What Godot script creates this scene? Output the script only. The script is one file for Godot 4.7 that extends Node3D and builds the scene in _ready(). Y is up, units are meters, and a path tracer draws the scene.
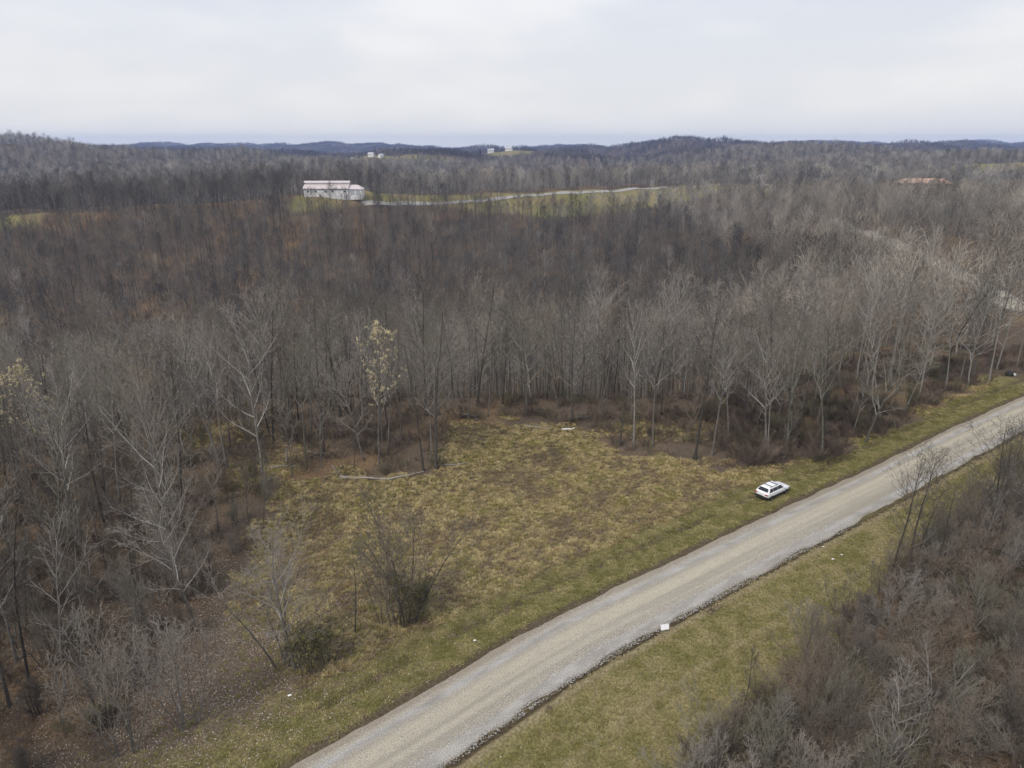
extends Node3D
# Drone view over a bare winter wood: a grassy clearing, a gravel road with a parked car, a wooded valley and far hills.
# World: x to the side, z = -d (d = metres ahead of the drone's ground point), y up, road level about 0.

var rng := RandomNumberGenerator.new()
var na := FastNoiseLite.new()   # about 8 m features
var nb := FastNoiseLite.new()   # about 2 m features
var nc := FastNoiseLite.new()   # about 40 m features
var nh := FastNoiseLite.new()   # hills
var road_pts: PackedVector2Array
var road_len: PackedFloat32Array
var road_grid: PackedInt32Array
const RX0 := -80.0
const RD0 := -20.0
const RC := 2.0
const RNX := 200
const RND := 420
var clearing: PackedVector2Array
var verge_side: PackedVector2Array
var taken := {}
var used_spots: PackedVector2Array
var M := {}

# ---------------------------------------------------------------- mesh collecting
class MB:
	var v := PackedVector3Array()
	var n := PackedVector3Array()
	var c := PackedColorArray()
	var idx := PackedInt32Array()
	func tri(a: Vector3, b: Vector3, d: Vector3, col: Color) -> void:   # a, b, d anticlockwise seen from outside
		var nn := (b - a).cross(d - a).normalized()
		var k := v.size()
		v.append(a); v.append(d); v.append(b)
		for j in 3:
			n.append(nn); c.append(col); idx.append(k + j)
	func quad(a: Vector3, b: Vector3, d: Vector3, e: Vector3, col: Color) -> void:
		tri(a, b, d, col); tri(a, d, e, col)
	func box(lo: Vector3, hi: Vector3, col: Color) -> void:
		var p := []
		for k in 8: p.append(Vector3(hi.x if k & 1 else lo.x, hi.y if k & 2 else lo.y, hi.z if k & 4 else lo.z))
		quad(p[4], p[5], p[7], p[6], col); quad(p[1], p[0], p[2], p[3], col)
		quad(p[0], p[4], p[6], p[2], col); quad(p[5], p[1], p[3], p[7], col)
		quad(p[6], p[7], p[3], p[2], col); quad(p[0], p[1], p[5], p[4], col)
	func tube(pts: PackedVector3Array, rad: PackedFloat32Array, sides: int, c0: Color, c1: Color) -> void:
		var m := pts.size()
		var base := v.size()
		var u := Vector3.ZERO
		for k in m:
			var dir := (pts[mini(k + 1, m - 1)] - pts[maxi(k - 1, 0)]).normalized()
			if k == 0:
				u = dir.cross(Vector3(0.31, 0.2, 0.93)).normalized()
			else:
				u = (u - dir * u.dot(dir)).normalized()
			var w := dir.cross(u)
			var col := c0.lerp(c1, float(k) / (m - 1))
			for s in sides:
				var a := TAU * s / sides
				var o := u * cos(a) + w * sin(a)
				v.append(pts[k] + o * rad[k]); n.append(o); c.append(col)
		for k in m - 1:
			for s in sides:
				var a0 := base + k * sides + s
				var a1 := base + k * sides + (s + 1) % sides
				idx.append(a0); idx.append(a0 + sides); idx.append(a1 + sides)
				idx.append(a0); idx.append(a1 + sides); idx.append(a1)
	func cone(p: Vector3, q: Vector3, r: float, col: Color) -> void:
		var dir := q - p
		var u := dir.cross(Vector3(0.31, 0.2, 0.93)).normalized() * r
		var w := dir.normalized().cross(u)
		var k := v.size()
		v.append(p + u); v.append(p - u * 0.5 + w * 0.87); v.append(p - u * 0.5 - w * 0.87); v.append(q)
		n.append(u / r); n.append((w * 0.87 - u * 0.5) / r); n.append((-w * 0.87 - u * 0.5) / r); n.append((u + w) / r * 0.7)
		for j in 4: c.append(col)
		for j in 3:
			idx.append(k + j); idx.append(k + 3); idx.append(k + (j + 1) % 3)
	func add(o: MB, t: Transform3D, tint := Color.WHITE) -> void:
		var k := v.size()
		for j in o.v.size():
			v.append(t * o.v[j]); n.append((t.basis * o.n[j]).normalized()); c.append(o.c[j] * tint)
		for j in o.idx: idx.append(k + j)
	func commit(mat: Material) -> ArrayMesh:
		var a := []
		a.resize(Mesh.ARRAY_MAX)
		a[Mesh.ARRAY_VERTEX] = v; a[Mesh.ARRAY_NORMAL] = n; a[Mesh.ARRAY_COLOR] = c; a[Mesh.ARRAY_INDEX] = idx
		var m := ArrayMesh.new()
		m.add_surface_from_arrays(Mesh.PRIMITIVE_TRIANGLES, a)
		m.surface_set_material(0, mat)
		return m

# ---------------------------------------------------------------- naming
func numbered(called: String) -> String:
	taken[called] = taken.get(called, -1) + 1
	return called if taken[called] == 0 else "%s_%03d" % [called, taken[called]]
func tag(o: Node, label: String, category: String, group := "", kind := "") -> Node:
	o.set_meta("label", label); o.set_meta("category", category)
	if group: o.set_meta("group", group)
	if kind: o.set_meta("kind", kind)
	return o
func thing(called: String, at: Vector3, turn := 0.0) -> Node3D:
	var o := Node3D.new()
	o.name = numbered(called); add_child(o); o.position = at; o.rotation.y = turn
	return o
func part(called: String, mesh: Mesh, parent: Node, mat: Material = null) -> MeshInstance3D:
	var o := MeshInstance3D.new()
	o.name = called; o.mesh = mesh
	if mat: o.material_override = mat
	parent.add_child(o, true)
	return o
func single(called: String, mesh: Mesh) -> MeshInstance3D:
	return part(numbered(called), mesh, self)
func scatter(called: String, mesh: Mesh, where: Array, tints: Array, parent: Node) -> void:
	var mm := MultiMesh.new()
	mm.transform_format = MultiMesh.TRANSFORM_3D
	mm.use_colors = true
	mm.mesh = mesh
	mm.instance_count = where.size()
	for i in where.size():
		mm.set_instance_transform(i, where[i])
		mm.set_instance_color(i, tints[i])
	var o := MultiMeshInstance3D.new()
	o.name = called; o.multimesh = mm
	o.set_meta("kind", "stuff")
	parent.add_child(o, true)

# ---------------------------------------------------------------- materials
func noise_tex(freq: float, lo: float, hi: float, sd: int, octaves := 4, size := 512) -> NoiseTexture2D:
	var f := FastNoiseLite.new()
	f.noise_type = FastNoiseLite.TYPE_SIMPLEX_SMOOTH; f.frequency = freq; f.seed = sd; f.fractal_octaves = octaves
	var t := NoiseTexture2D.new()
	t.width = size; t.height = size; t.seamless = true; t.noise = f
	var g := Gradient.new()
	g.colors = PackedColorArray([Color(lo, lo, lo), Color(hi, hi, hi)]); g.offsets = PackedFloat32Array([0.22, 0.78])
	t.color_ramp = g
	return t
func vmat(called: String, rough := 0.9, spec := 0.25) -> StandardMaterial3D:
	var m := StandardMaterial3D.new()
	m.resource_name = called; m.vertex_color_use_as_albedo = true; m.roughness = rough; m.metallic_specular = spec
	m.cull_mode = BaseMaterial3D.CULL_DISABLED
	return m
func lin(r: float, g: float, b: float) -> Color:
	return Color(r, g, b).linear_to_srgb()
func plain(called: String, col: Color, rough := 0.6, spec := 0.4) -> StandardMaterial3D:
	var m := StandardMaterial3D.new()
	m.resource_name = called; m.albedo_color = lin(col.r, col.g, col.b); m.roughness = rough; m.metallic_specular = spec
	return m
func make_materials() -> void:
	M.ground = vmat("ground", 0.95, 0.15)
	M.ground.albedo_texture = noise_tex(0.03, 0.72, 1.0, 5, 5)
	M.ground.uv1_triplanar = true; M.ground.uv1_world_triplanar = true; M.ground.uv1_scale = Vector3(0.21, 0.21, 0.21)
	M.gravel = vmat("gravel", 0.95, 0.2)
	M.gravel.albedo_texture = noise_tex(0.13, 0.66, 1.0, 9, 3)
	M.gravel.uv1_triplanar = true; M.gravel.uv1_world_triplanar = true; M.gravel.uv1_scale = Vector3(0.17, 0.17, 0.17)
	M.bark = vmat("bark", 0.9, 0.2)
	M.bark.albedo_texture = noise_tex(0.02, 0.74, 1.0, 3, 4, 256)
	M.bark.uv1_triplanar = true; M.bark.uv1_scale = Vector3(0.7, 0.25, 0.7)
	M.twig = vmat("twig", 0.9, 0.2)
	M.leaf = vmat("leaf", 0.8, 0.25)
	M.leaf.backlight_enabled = true; M.leaf.backlight = lin(0.25, 0.25, 0.2)
	M.stone = vmat("stone", 0.9, 0.25)

# ---------------------------------------------------------------- the land
func catmull(ctrl: PackedVector2Array, step: float) -> PackedVector2Array:
	var cu := Curve2D.new()
	cu.bake_interval = step
	for i in ctrl.size():
		var t := (ctrl[mini(i + 1, ctrl.size() - 1)] - ctrl[maxi(i - 1, 0)]) / 6.0
		cu.add_point(ctrl[i], -t, t)
	return cu.get_baked_points()
func make_road_index() -> void:
	road_pts = catmull(PackedVector2Array([Vector2(-75, -19), Vector2(-42, 8), Vector2(-11.9, 32.6), Vector2(-5.6, 37.8), Vector2(5.2, 47.2), Vector2(22.8, 60.0), Vector2(45.7, 76.5), Vector2(69.4, 93.7), Vector2(88.8, 107.1),
		Vector2(106, 122), Vector2(120, 143), Vector2(130, 180), Vector2(148.5, 236), Vector2(166, 311), Vector2(175, 373), Vector2(196, 470), Vector2(228, 590), Vector2(244, 672), Vector2(262, 760)]), 1.0)
	road_grid.resize(RNX * RND)
	road_grid.fill(-1)
	var best := PackedFloat32Array()
	best.resize(RNX * RND); best.fill(1e9)
	var run := 0.0
	for k in road_pts.size():
		if k: run += road_pts[k].distance_to(road_pts[k - 1])
		road_len.append(run)
		var ci := int((road_pts[k].x - RX0) / RC)
		var cj := int((road_pts[k].y - RD0) / RC)
		for j in range(maxi(cj - 10, 0), mini(cj + 11, RND)):
			for i in range(maxi(ci - 10, 0), mini(ci + 11, RNX)):
				var q := Vector2(RX0 + (i + 0.5) * RC, RD0 + (j + 0.5) * RC).distance_squared_to(road_pts[k])
				if q < best[j * RNX + i]:
					best[j * RNX + i] = q; road_grid[j * RNX + i] = k
func road_at(x: float, d: float) -> Vector2:   # (metres to the side of the centre line, + on the thicket side; metres along)
	var i := int((x - RX0) / RC)
	var j := int((d - RD0) / RC)
	if i < 0 or j < 0 or i >= RNX or j >= RND: return Vector2(999, 0)
	var k := road_grid[j * RNX + i]
	if k < 0: return Vector2(999, 0)
	var t := (road_pts[mini(k + 1, road_pts.size() - 1)] - road_pts[maxi(k - 1, 0)]).normalized()
	var o := Vector2(x, d) - road_pts[k]
	return Vector2(o.x * t.y - o.y * t.x, road_len[k] + o.dot(t))
func bump(x: float, d: float, cx: float, cd: float, rx: float, rd: float) -> float:
	var a := (x - cx) / rx
	var b := (d - cd) / rd
	return exp(-a * a - b * b)
func base_height(x: float, d: float) -> float:
	if d < -200.0: d = -200.0
	# the valley behind the clearing
	var d1 := 106.0 + clampf((x + 35.0) * 0.55, -75.0, 0.0) + clampf(x - 40.0, 0.0, 300.0) * 0.75
	var d2 := clampf(392.0 + (x + 290.0) * 0.68, 300.0, 820.0)
	var depth := 44.0 * (1.0 - smoothstep(30.0, 190.0, x - 0.12 * (d - 300.0)))
	var t := clampf((d - d1) / maxf(d2 - d1, 60.0), 0.0, 1.0)
	var h := -depth * pow(sin(PI * pow(t, 0.85)), 0.95)
	h -= 4.0 * smoothstep(-30.0, -75.0, x) * smoothstep(140.0, 60.0, d)
	h -= 5.0 * smoothstep(28.0, 70.0, x - (d - 40.0) * 0.9) * smoothstep(130.0, 50.0, d)
	# beyond the facing ridge
	var past := d - d2
	if past > 0.0:
		h -= 26.0 * smoothstep(40.0, 260.0, past) * (1.0 - 0.75 * smoothstep(150.0, 330.0, x - 0.1 * d))
		var far := smoothstep(80.0, 500.0, past)
		h += far * (nh.get_noise_2d(x, d) * 52.0 + 6.0)
		h += far * nh.get_noise_2d(x * 3.1 + 900.0, d * 3.1) * 16.0
		h += far * smoothstep(2800.0, 5000.0, d) * 20.0
		h += 64.0 * bump(x, d, -900, 1330, 300, 260) + 30.0 * bump(x, d, -560, 1250, 260, 200)
		h += 26.0 * bump(x, d, 470, 2500, 150, 260) + 14.0 * bump(x, d, -170, 2050, 330, 260)
		h += 26.0 * bump(x, d, 900, 2340, 420, 170) + 20.0 * bump(x, d, 690, 1000, 230, 200)
		h += 16.0 * bump(x, d, -420, 1750, 200, 160) + 16.0 * bump(x, d, -300, 1540, 190, 110) + 18.0 * bump(x, d, -30, 2010, 170, 130) - 13.0 * bump(x, d, -200, 1080, 170, 90) - 20.0 * bump(x, d, -20, 1640, 190, 110) - 14.0 * bump(x, d, 850, 2080, 300, 90)
	if d > 350.0:
		h += 8.0 * bump(x, d, -108, 500, 62, 42) + 5.0 * bump(x, d, 372, 690, 80, 60) - 13.0 * bump(x, d, 300, 530, 110, 90) - 16.0 * bump(x, d, 540, 760, 160, 90)
	h += nc.get_noise_2d(x, d) * (0.25 + 1.5 * smoothstep(110.0, 220.0, absf(d) + absf(x) * 0.4))
	return h
func height(x: float, d: float) -> float:
	var h := base_height(x, d)
	if d > 160.0 or d < 0.0 or absf(x) > 130.0: return h - 0.12 * float(absf(road_at(x, d).x) < 4.5)
	var q := road_at(x, d)
	var a := absf(q.x)
	var w := nb.get_noise_2d(q.y * 0.5, 3.0)
	var rough := smoothstep(3.6, 7.0, a)
	h += (nb.get_noise_2d(x, d) * 0.10 + na.get_noise_2d(x, d) * 0.14) * rough
	h -= 0.16 * smoothstep(4.0, 3.4, a + (1.45 if q.x > 0.0 else -0.25))                                       # bed of the road
	if q.x < 0.0:
		h += 0.06 * bump(q.x, 0, -4.5 + w * 0.2, 0, 0.35, 1)
		h -= 0.30 * bump(q.x, 0, -7.4 + w * 0.7, 0, 0.5, 1) * smoothstep(-0.2, 0.2, nb.get_noise_2d(q.y * 0.2, 60.0) + 0.25)
	elif q.x < 30.0:
		h -= 0.34 * bump(q.x, 0, 2.7 + w * 0.2, 0, 0.32, 1)                  # washed edge
		h += 0.14 * bump(q.x, 0, 3.3 + w * 0.2, 0, 0.3, 1)
		h -= 0.5 * smoothstep(5.0, 12.0, q.x)
		h += 0.07 * bump(q.x, 0, 7.6 + w * 0.3, 0, 0.4, 1)
	return h
func inside(poly: PackedVector2Array, x: float, d: float) -> bool:
	return Geometry2D.is_point_in_polygon(Vector2(x, d), poly)
func field(x: float, d: float) -> float:     # grassy open land far off, 0..1
	if d < 300.0: return 0.0
	var w := nc.get_noise_2d(x * 0.6, d * 0.6) * 0.35
	var ridge := d - (392.0 + (x + 290.0) * 0.68)
	var f := 0.0
	if x > -330.0 and x < 235.0:
		var wide := 12.0 + 17.0 * smoothstep(-60.0, 40.0, x)
		f = smoothstep(wide + 10.0, wide + 2.0, absf(ridge + wide - 4.0))
		if x < -80.0: f *= smoothstep(-150.0, -140.0, x) * 0.9
		if x > -330.0 and x < -262.0: f = smoothstep(16.0, 9.0, absf(ridge))
	for e in [[-420, 1750, 120, 90], [-260, 1470, 110, 80], [-150, 1500, 120, 60], [-150, 2150, 170, 80], [40, 2250, 90, 60], [890, 2230, 270, 120], [668, 905, 130, 100], [232, 625, 26, 50], [330, 690, 60, 18], [-20, 1930, 110, 80], [900, 1650, 60, 40], [250, 1900, 60, 40]]:
		var b := bump(x, d, e[0], e[1], e[2], e[3])
		f = maxf(f, smoothstep(0.3, 0.45, b + w * 0.4))
	return f
func open_ground(x: float, d: float) -> bool:
	if d > 300.0: return field(x, d) > 0.35 or absf(road_at(x, d).x) < (4.0 if d < 560.0 else 8.0) or yard(x, d)
	if d > 125.0: return absf(road_at(x, d).x) < 7.5
	if inside(clearing, x, d) or inside(verge_side, x, d): return true
	return absf(road_at(x, d).x) < 6.5
func yard(x: float, d: float) -> bool:
	return (absf(x + 124.0) < 27.0 and d > 476.0 and d < 524.0) or (absf(x - 372.0 + (668.0 - d) * 0.5) < 32.0 and d > 575.0 and d < 690.0)
func grassy(x: float, d: float) -> bool:      # the clearing with its ragged edge
	return inside(clearing, x + na.get_noise_2d(x * 0.9, d * 0.9) * 4.0 + nb.get_noise_2d(x, d) * 1.2, d + na.get_noise_2d(x * 0.9 + 77.0, d * 0.9) * 4.5)
func ground_color(x: float, d: float) -> Color:
	var a := na.get_noise_2d(x, d)
	var b := nb.get_noise_2d(x, d)
	var g := nc.get_noise_2d(x, d)
	var litter := Color(0.14, 0.108, 0.080).lerp(Color(0.225, 0.152, 0.088), smoothstep(-0.1, 0.65, a * 0.5 + g * 0.9))
	if d > 125.0 or d < 0.0 or absf(x) > 130.0:
		var f := field(x, d)
		litter = litter.lerp(Color(0.23, 0.215, 0.085).lerp(Color(0.29, 0.235, 0.12), smoothstep(-0.3, 0.4, g + a * 0.3)), f)
		return litter
	var px := x + b * 1.2
	var pd := d + na.get_noise_2d(x + 77.0, d) * 2.5
	var q := road_at(x, d)
	if grassy(x, d) or (q.x < 0.0 and q.x > -8.0):
		var c := Color(0.165, 0.125, 0.085).lerp(Color(0.30, 0.24, 0.12), smoothstep(-0.35, 0.4, b * 0.7 + a * 0.7 + g * 0.3))
		c = c.lerp(Color(0.18, 0.165, 0.06), smoothstep(0.1, 0.5, nb.get_noise_2d(x + 300.0, d) * 0.6 + a * 0.5))
		c = c.lerp(Color(0.17, 0.135, 0.105), smoothstep(-8.0, -22.0, x) * smoothstep(60.0, 46.0, d) * 0.9)   # leaf covered end
		var strip := smoothstep(-11.5, -8.0, q.x + b * 1.3 + a)
		c = c.lerp(Color(0.175, 0.16, 0.062).lerp(Color(0.22, 0.19, 0.09), smoothstep(-0.3, 0.3, b)), strip)
		var dirt := bump(q.x, 0, -7.4, 0, 0.45, 1) * smoothstep(-0.2, 0.2, nb.get_noise_2d(q.y * 0.2, 60.0) + 0.25) + smoothstep(-4.8, -4.2, q.x + b * 0.3)
		return c.lerp(Color(0.105, 0.08, 0.058), clampf(dirt, 0.0, 0.85))
	if inside(verge_side, px, pd) or (q.x > 2.1 and q.x < 8.0):
		var c := Color(0.185, 0.165, 0.068).lerp(Color(0.25, 0.21, 0.105), smoothstep(-0.3, 0.35, b * 0.6 + a * 0.5))
		c = c.lerp(Color(0.32, 0.265, 0.16), clampf(bump(q.x, 0, 3.4, 0, 0.25, 1) + 0.4 * bump(q.x, 0, 7.6, 0, 0.2, 1), 0.0, 0.8))
		return c.lerp(Color(0.085, 0.062, 0.045), clampf(bump(q.x, 0, 2.7, 0, 0.36, 1), 0.0, 0.9))
	var glade := bump(x, d, -42, 92, 9, 5) + bump(x, d, 22, 92, 9, 4) + bump(x, d, -30, 80, 5, 7) + 0.8 * bump(x, d, 62, 110, 6, 5)
	return litter.lerp(Color(0.25, 0.195, 0.105), 0.75 * smoothstep(0.35, 0.9, glade + b * 0.5))
func make_ground() -> void:
	var angles := PackedFloat32Array()
	var a := -180.0
	while a < 180.0:
		angles.append(deg_to_rad(a))
		a += 0.36 if absf(a + 0.18) < 46.0 else 3.0
	angles.append(PI)
	var radii := PackedFloat32Array([0.0])
	var r := 4.0
	while r < 5400.0:
		radii.append(r)
		r += 4.0 if r < 28.0 else 0.5 if r < 130.0 else r * 0.014
	var na_ := angles.size()
	var nr := radii.size()
	var v := PackedVector3Array()
	var c := PackedColorArray()
	v.resize(na_ * nr); c.resize(na_ * nr)
	for j in nr:
		for i in na_:
			var x := sin(angles[i]) * radii[j]
			var d := cos(angles[i]) * radii[j]
			v[j * na_ + i] = Vector3(x, height(x, d), -d)
			c[j * na_ + i] = ground_color(x, d)
	var n := PackedVector3Array()
	n.resize(v.size())
	var idx := PackedInt32Array()
	for j in nr:
		for i in na_:
			var di := v[j * na_ + mini(i + 1, na_ - 1)] - v[j * na_ + maxi(i - 1, 0)]
			var dj := v[mini(j + 1, nr - 1) * na_ + i] - v[maxi(j - 1, 0) * na_ + i]
			n[j * na_ + i] = di.cross(dj).normalized() if j else Vector3.UP
			if j < nr - 1 and i < na_ - 1:
				var k := j * na_ + i
				idx.append(k); idx.append(k + na_); idx.append(k + na_ + 1)
				idx.append(k); idx.append(k + na_ + 1); idx.append(k + 1)
	var mb := MB.new()
	mb.v = v; mb.n = n; mb.c = c; mb.idx = idx
	tag(single("ground", mb.commit(M.ground)), "leaf strewn woodland floor with grassy clearing and rolling hills", "ground", "", "structure")
func make_road() -> void:
	var mb := MB.new()
	var cross := PackedFloat32Array()
	var o := -4.1
	while o <= 2.41:
		cross.append(o); o += 0.175
	var m := cross.size()
	var total := road_len[road_len.size() - 1]
	var s := 40.0
	var k := 0
	var rows := 0
	while s < total - 2.0:
		while k < road_len.size() - 2 and road_len[k + 1] < s: k += 1
		var p := road_pts[k].lerp(road_pts[k + 1], (s - road_len[k]) / maxf(road_len[k + 1] - road_len[k], 0.001))
		var t := (road_pts[mini(k + 4, road_pts.size() - 1)] - road_pts[maxi(k - 3, 0)]).normalized()
		var side := Vector2(t.y, -t.x)
		for q in cross:
			var w := q + nb.get_noise_2d(s * 0.35, q * 0.3 + 20.0) * (0.35 if q > 2.05 or q < -3.5 else 0.0)
			var e := p + side * w
			var h := base_height(e.x, e.y) + 0.03 - 0.006 * q * q + 0.02 * exp(-pow((q + 2.5) / 0.3, 2.0)) + 0.03 * exp(-pow((q - 2.0) / 0.5, 2.0)) - 0.025 * exp(-pow((q - 0.9) / 0.5, 2.0)) - 0.025 * exp(-pow((q + 1.0) / 0.5, 2.0)) - 0.12 * smoothstep(3.5, 3.85, absf(q) + (1.45 if q > 0.0 else -0.25))
			mb.v.append(Vector3(e.x, h, -e.y)); mb.n.append(Vector3.UP)
			mb.c.append(gravel_color(q, s))
		rows += 1
		s += 0.3 if s < 240.0 else 2.0
	for j in rows - 1:
		for i in m - 1:
			var a := j * m + i
			mb.idx.append_array([a, a + m, a + m + 1, a, a + m + 1, a + 1])
	tag(single("gravel_road", mb.commit(M.gravel)), "pale tan gravel road with grey loose edges running past the clearing", "road", "", "structure")
func gravel_color(q: float, s: float) -> Color:
	var streak := nb.get_noise_2d(s * 0.045, q * 2.6)
	var spot := nb.get_noise_2d(s * 0.5, q * 1.6 + 90.0) * 0.6
	var fine := rng.randf_range(-1, 1)
	var c := Color(0.37, 0.338, 0.27).lerp(Color(0.30, 0.275, 0.225), smoothstep(-0.3, 0.35, streak * 0.8 + spot * 0.35))
	c = c.lerp(Color(0.43, 0.39, 0.30), 0.6 * exp(-pow((q + 1.35 + streak * 0.3) / 0.5, 2.0)))
	c = c.lerp(Color(0.27, 0.245, 0.195), 0.45 * (exp(-pow((q - 0.75 + streak * 0.25) / 0.28, 2.0)) + exp(-pow((q + 0.35 + streak * 0.2) / 0.16, 2.0))))
	var grey := Color(0.36, 0.35, 0.335).lerp(Color(0.25, 0.235, 0.215), smoothstep(-0.3, 0.3, spot))
	c = c.lerp(grey, clampf(exp(-pow((q + 2.55 + streak * 0.15) / 0.34, 2.0)) + smoothstep(1.0, 1.5, q + spot * 0.5 + streak * 0.3) * 0.8, 0.0, 1.0))
	c = c.lerp(Color(0.235, 0.20, 0.155), 0.75 * clampf(smoothstep(2.8, 3.4, -q + streak * 0.4) + smoothstep(1.9, 2.35, q + streak * 0.4) + 0.5 * exp(-pow((q + 2.0) / 0.2, 2.0)) + 0.6 * exp(-pow((q - 1.1 + streak * 0.3) / 0.18, 2.0)), 0.0, 1.0))
	return c * (1.42 + fine * 0.07 + spot * 0.06)

# ---------------------------------------------------------------- trees
func rv() -> Vector3:
	return Vector3(rng.randf_range(-1, 1), rng.randf_range(-1, 1), rng.randf_range(-1, 1))
func grow(own: MB, kids: MB, p: Vector3, dir: Vector3, L: float, r: float, lev: int, P: Dictionary) -> void:
	var last: int = P.seg.size() - 1
	var cols: Array = P.col
	if lev > last:
		own.cone(p, p + (dir + rv() * 0.15).normalized() * L, maxf(r, P.twig), cols[mini(lev, cols.size() - 1)])
		if P.has("leaf") and rng.randf() < P.leaf:
			for j in P.leaves:
				var q: Vector3 = p + dir * L * rng.randf_range(0.2, 1.0) + rv() * 0.12
				var u: Vector3 = rv().normalized() * P.leaf_size * rng.randf_range(0.6, 1.2)
				var w: Vector3 = u.cross(rv()).normalized() * u.length() * 0.6
				var lc: Color = P.leaf_col * rng.randf_range(0.75, 1.2)
				P.leaf_mb.tri(q - u, q + w, q + u, lc)
				P.leaf_mb.tri(q - u, q + u, q - w, lc)
		return
	var ns: int = P.seg[lev]
	var pts := PackedVector3Array([p])
	var rad := PackedFloat32Array([r * (1.35 if lev == 0 else 1.0)])
	var dirs := [dir]
	var d := dir
	for k in ns:
		d = (d + rv() * P.gnarl[lev] + Vector3.UP * P.up[lev]).normalized()
		p += d * L / ns
		pts.append(p); dirs.append(d)
		rad.append(maxf(r * (1.0 - 0.82 * pow((k + 1.0) / ns, 0.9)), P.twig))
	own.tube(pts, rad, P.sides[lev], cols[mini(lev, cols.size() - 1)], cols[mini(lev + (1 if lev else 0), cols.size() - 1)])
	var nk: int = P.kids[lev]
	if lev: nk = maxi(2, int(nk * rng.randf_range(0.75, 1.25)))
	var az := rng.randf() * TAU
	var t0: float = P.t0[lev]
	for j in nk:
		var tt := (j + rng.randf()) / nk
		var t := t0 + (1.0 - t0) * tt
		var f := t * ns
		var k := mini(int(f), ns - 1)
		var q := pts[k].lerp(pts[k + 1], f - k)
		var dd: Vector3 = dirs[k + 1]
		az += 2.4 + rng.randf_range(-0.4, 0.4)
		var side := dd.cross(Vector3(cos(az), 0.13, sin(az))).normalized()
		var ang: float = P.ang[lev] * rng.randf_range(0.7, 1.25) * (1.0 - 0.35 * tt * float(lev == 0))
		var kd := dd.rotated(side, ang)
		var kl: float = L * P.ratio[lev] * rng.randf_range(0.7, 1.2)
		if lev == 0: kl *= sin(PI * (0.22 + 0.68 * tt)) * 1.0
		else: kl *= 1.0 - 0.5 * tt
		var kr: float = lerpf(rad[k], rad[k + 1], f - k) * P.thin
		grow(kids, kids, q, kd, kl, kr, lev + 1, P)
# a tree of any kind: {trunk, crown, leaves?} as MBs
func tree_shape(P: Dictionary, sd: int) -> Dictionary:
	rng.seed = sd
	var trunk := MB.new()
	var crown := MB.new()
	var leaves := MB.new()
	P.leaf_mb = leaves
	for s in P.get("stems", 1):
		var lean: Vector3 = Vector3(rng.randf_range(-1, 1), 0, rng.randf_range(-1, 1)) * P.get("lean", 0.03)
		var at: Vector3 = Vector3(rng.randf_range(-1, 1), 0, rng.randf_range(-1, 1)) * P.get("foot", 0.0)
		var f := rng.randf_range(0.7, 1.0) if P.has("stems") else 1.0
		grow(trunk, crown, at - Vector3(0, 0.35, 0), (Vector3.UP + lean + at * P.get("splay", 0.0)).normalized(), P.h * f, P.r * f, 0, P)
	return {"trunk": trunk, "crown": crown, "leaves": leaves}
func grey_cols(k: float, twig: Color) -> Array:
	return [Color(0.22, 0.205, 0.185) * k, Color(0.35, 0.335, 0.31) * k, Color(0.32, 0.30, 0.275) * k, twig * k, twig * k]
var TWIG := Color(0.28, 0.25, 0.215)
func P_tall(h: float, lod := 0) -> Dictionary:
	var p := {"h": h, "r": h * 0.0084, "seg": [9, 5, 3, 2], "sides": [7, 4, 3, 3], "kids": [16, 7, 5, 3], "t0": [0.46, 0.22, 0.15, 0.2], "ang": [0.70, 0.72, 0.78, 0.78], "ratio": [0.31, 0.46, 0.5, 0.55],
		"gnarl": [0.045, 0.17, 0.2, 0.22], "up": [0.03, 0.10, 0.07, 0.05], "thin": 0.64, "twig": 0.0115, "col": grey_cols(1.0, TWIG)}
	if lod == 1:
		p.merge({"seg": [6, 4, 2], "sides": [5, 3, 3], "kids": [14, 7, 4], "t0": [0.44, 0.2, 0.15], "twig": 0.030}, true)
	elif lod == 2:
		p.merge({"seg": [4, 2], "sides": [4, 3], "kids": [15, 9], "t0": [0.42, 0.2], "twig": 0.085, "ratio": [0.36, 0.55]}, true)
	return p
func P_wide(h: float, lod := 0) -> Dictionary:
	var p := P_tall(h, lod)
	p.merge({"r": h * 0.0105, "ang": [0.95, 0.8, 0.8, 0.8], "gnarl": [0.09, 0.17, 0.2, 0.22]}, true)
	p.ratio = [0.46, 0.48, 0.5, 0.55]; p.t0[0] = 0.28
	if lod == 0: p.kids = [14, 8, 6, 4]
	return p
func P_pole(h: float) -> Dictionary:
	var p := P_tall(h)
	p.merge({"r": h * 0.0075, "kids": [16, 6, 4], "seg": [7, 4, 2], "sides": [5, 3, 3], "t0": [0.3, 0.2, 0.2], "ang": [0.75, 0.7, 0.7], "ratio": [0.25, 0.5, 0.5], "gnarl": [0.07, 0.14, 0.2], "lean": 0.12}, true)
	return p
func P_shrub(h: float, stems: int) -> Dictionary:
	return {"h": h, "r": 0.02 + h * 0.0045, "seg": [6, 4, 3, 2], "sides": [4, 3, 3, 3], "kids": [9, 6, 5, 3], "t0": [0.22, 0.2, 0.15, 0.15], "ang": [0.52, 0.6, 0.7, 0.75], "ratio": [0.42, 0.5, 0.5, 0.5],
		"gnarl": [0.09, 0.15, 0.2, 0.2], "up": [0.02, 0.07, 0.05, 0.03], "thin": 0.55, "twig": 0.0068, "col": grey_cols(1.0, TWIG), "stems": stems, "lean": 0.22, "foot": 0.3, "splay": 0.5}
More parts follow.
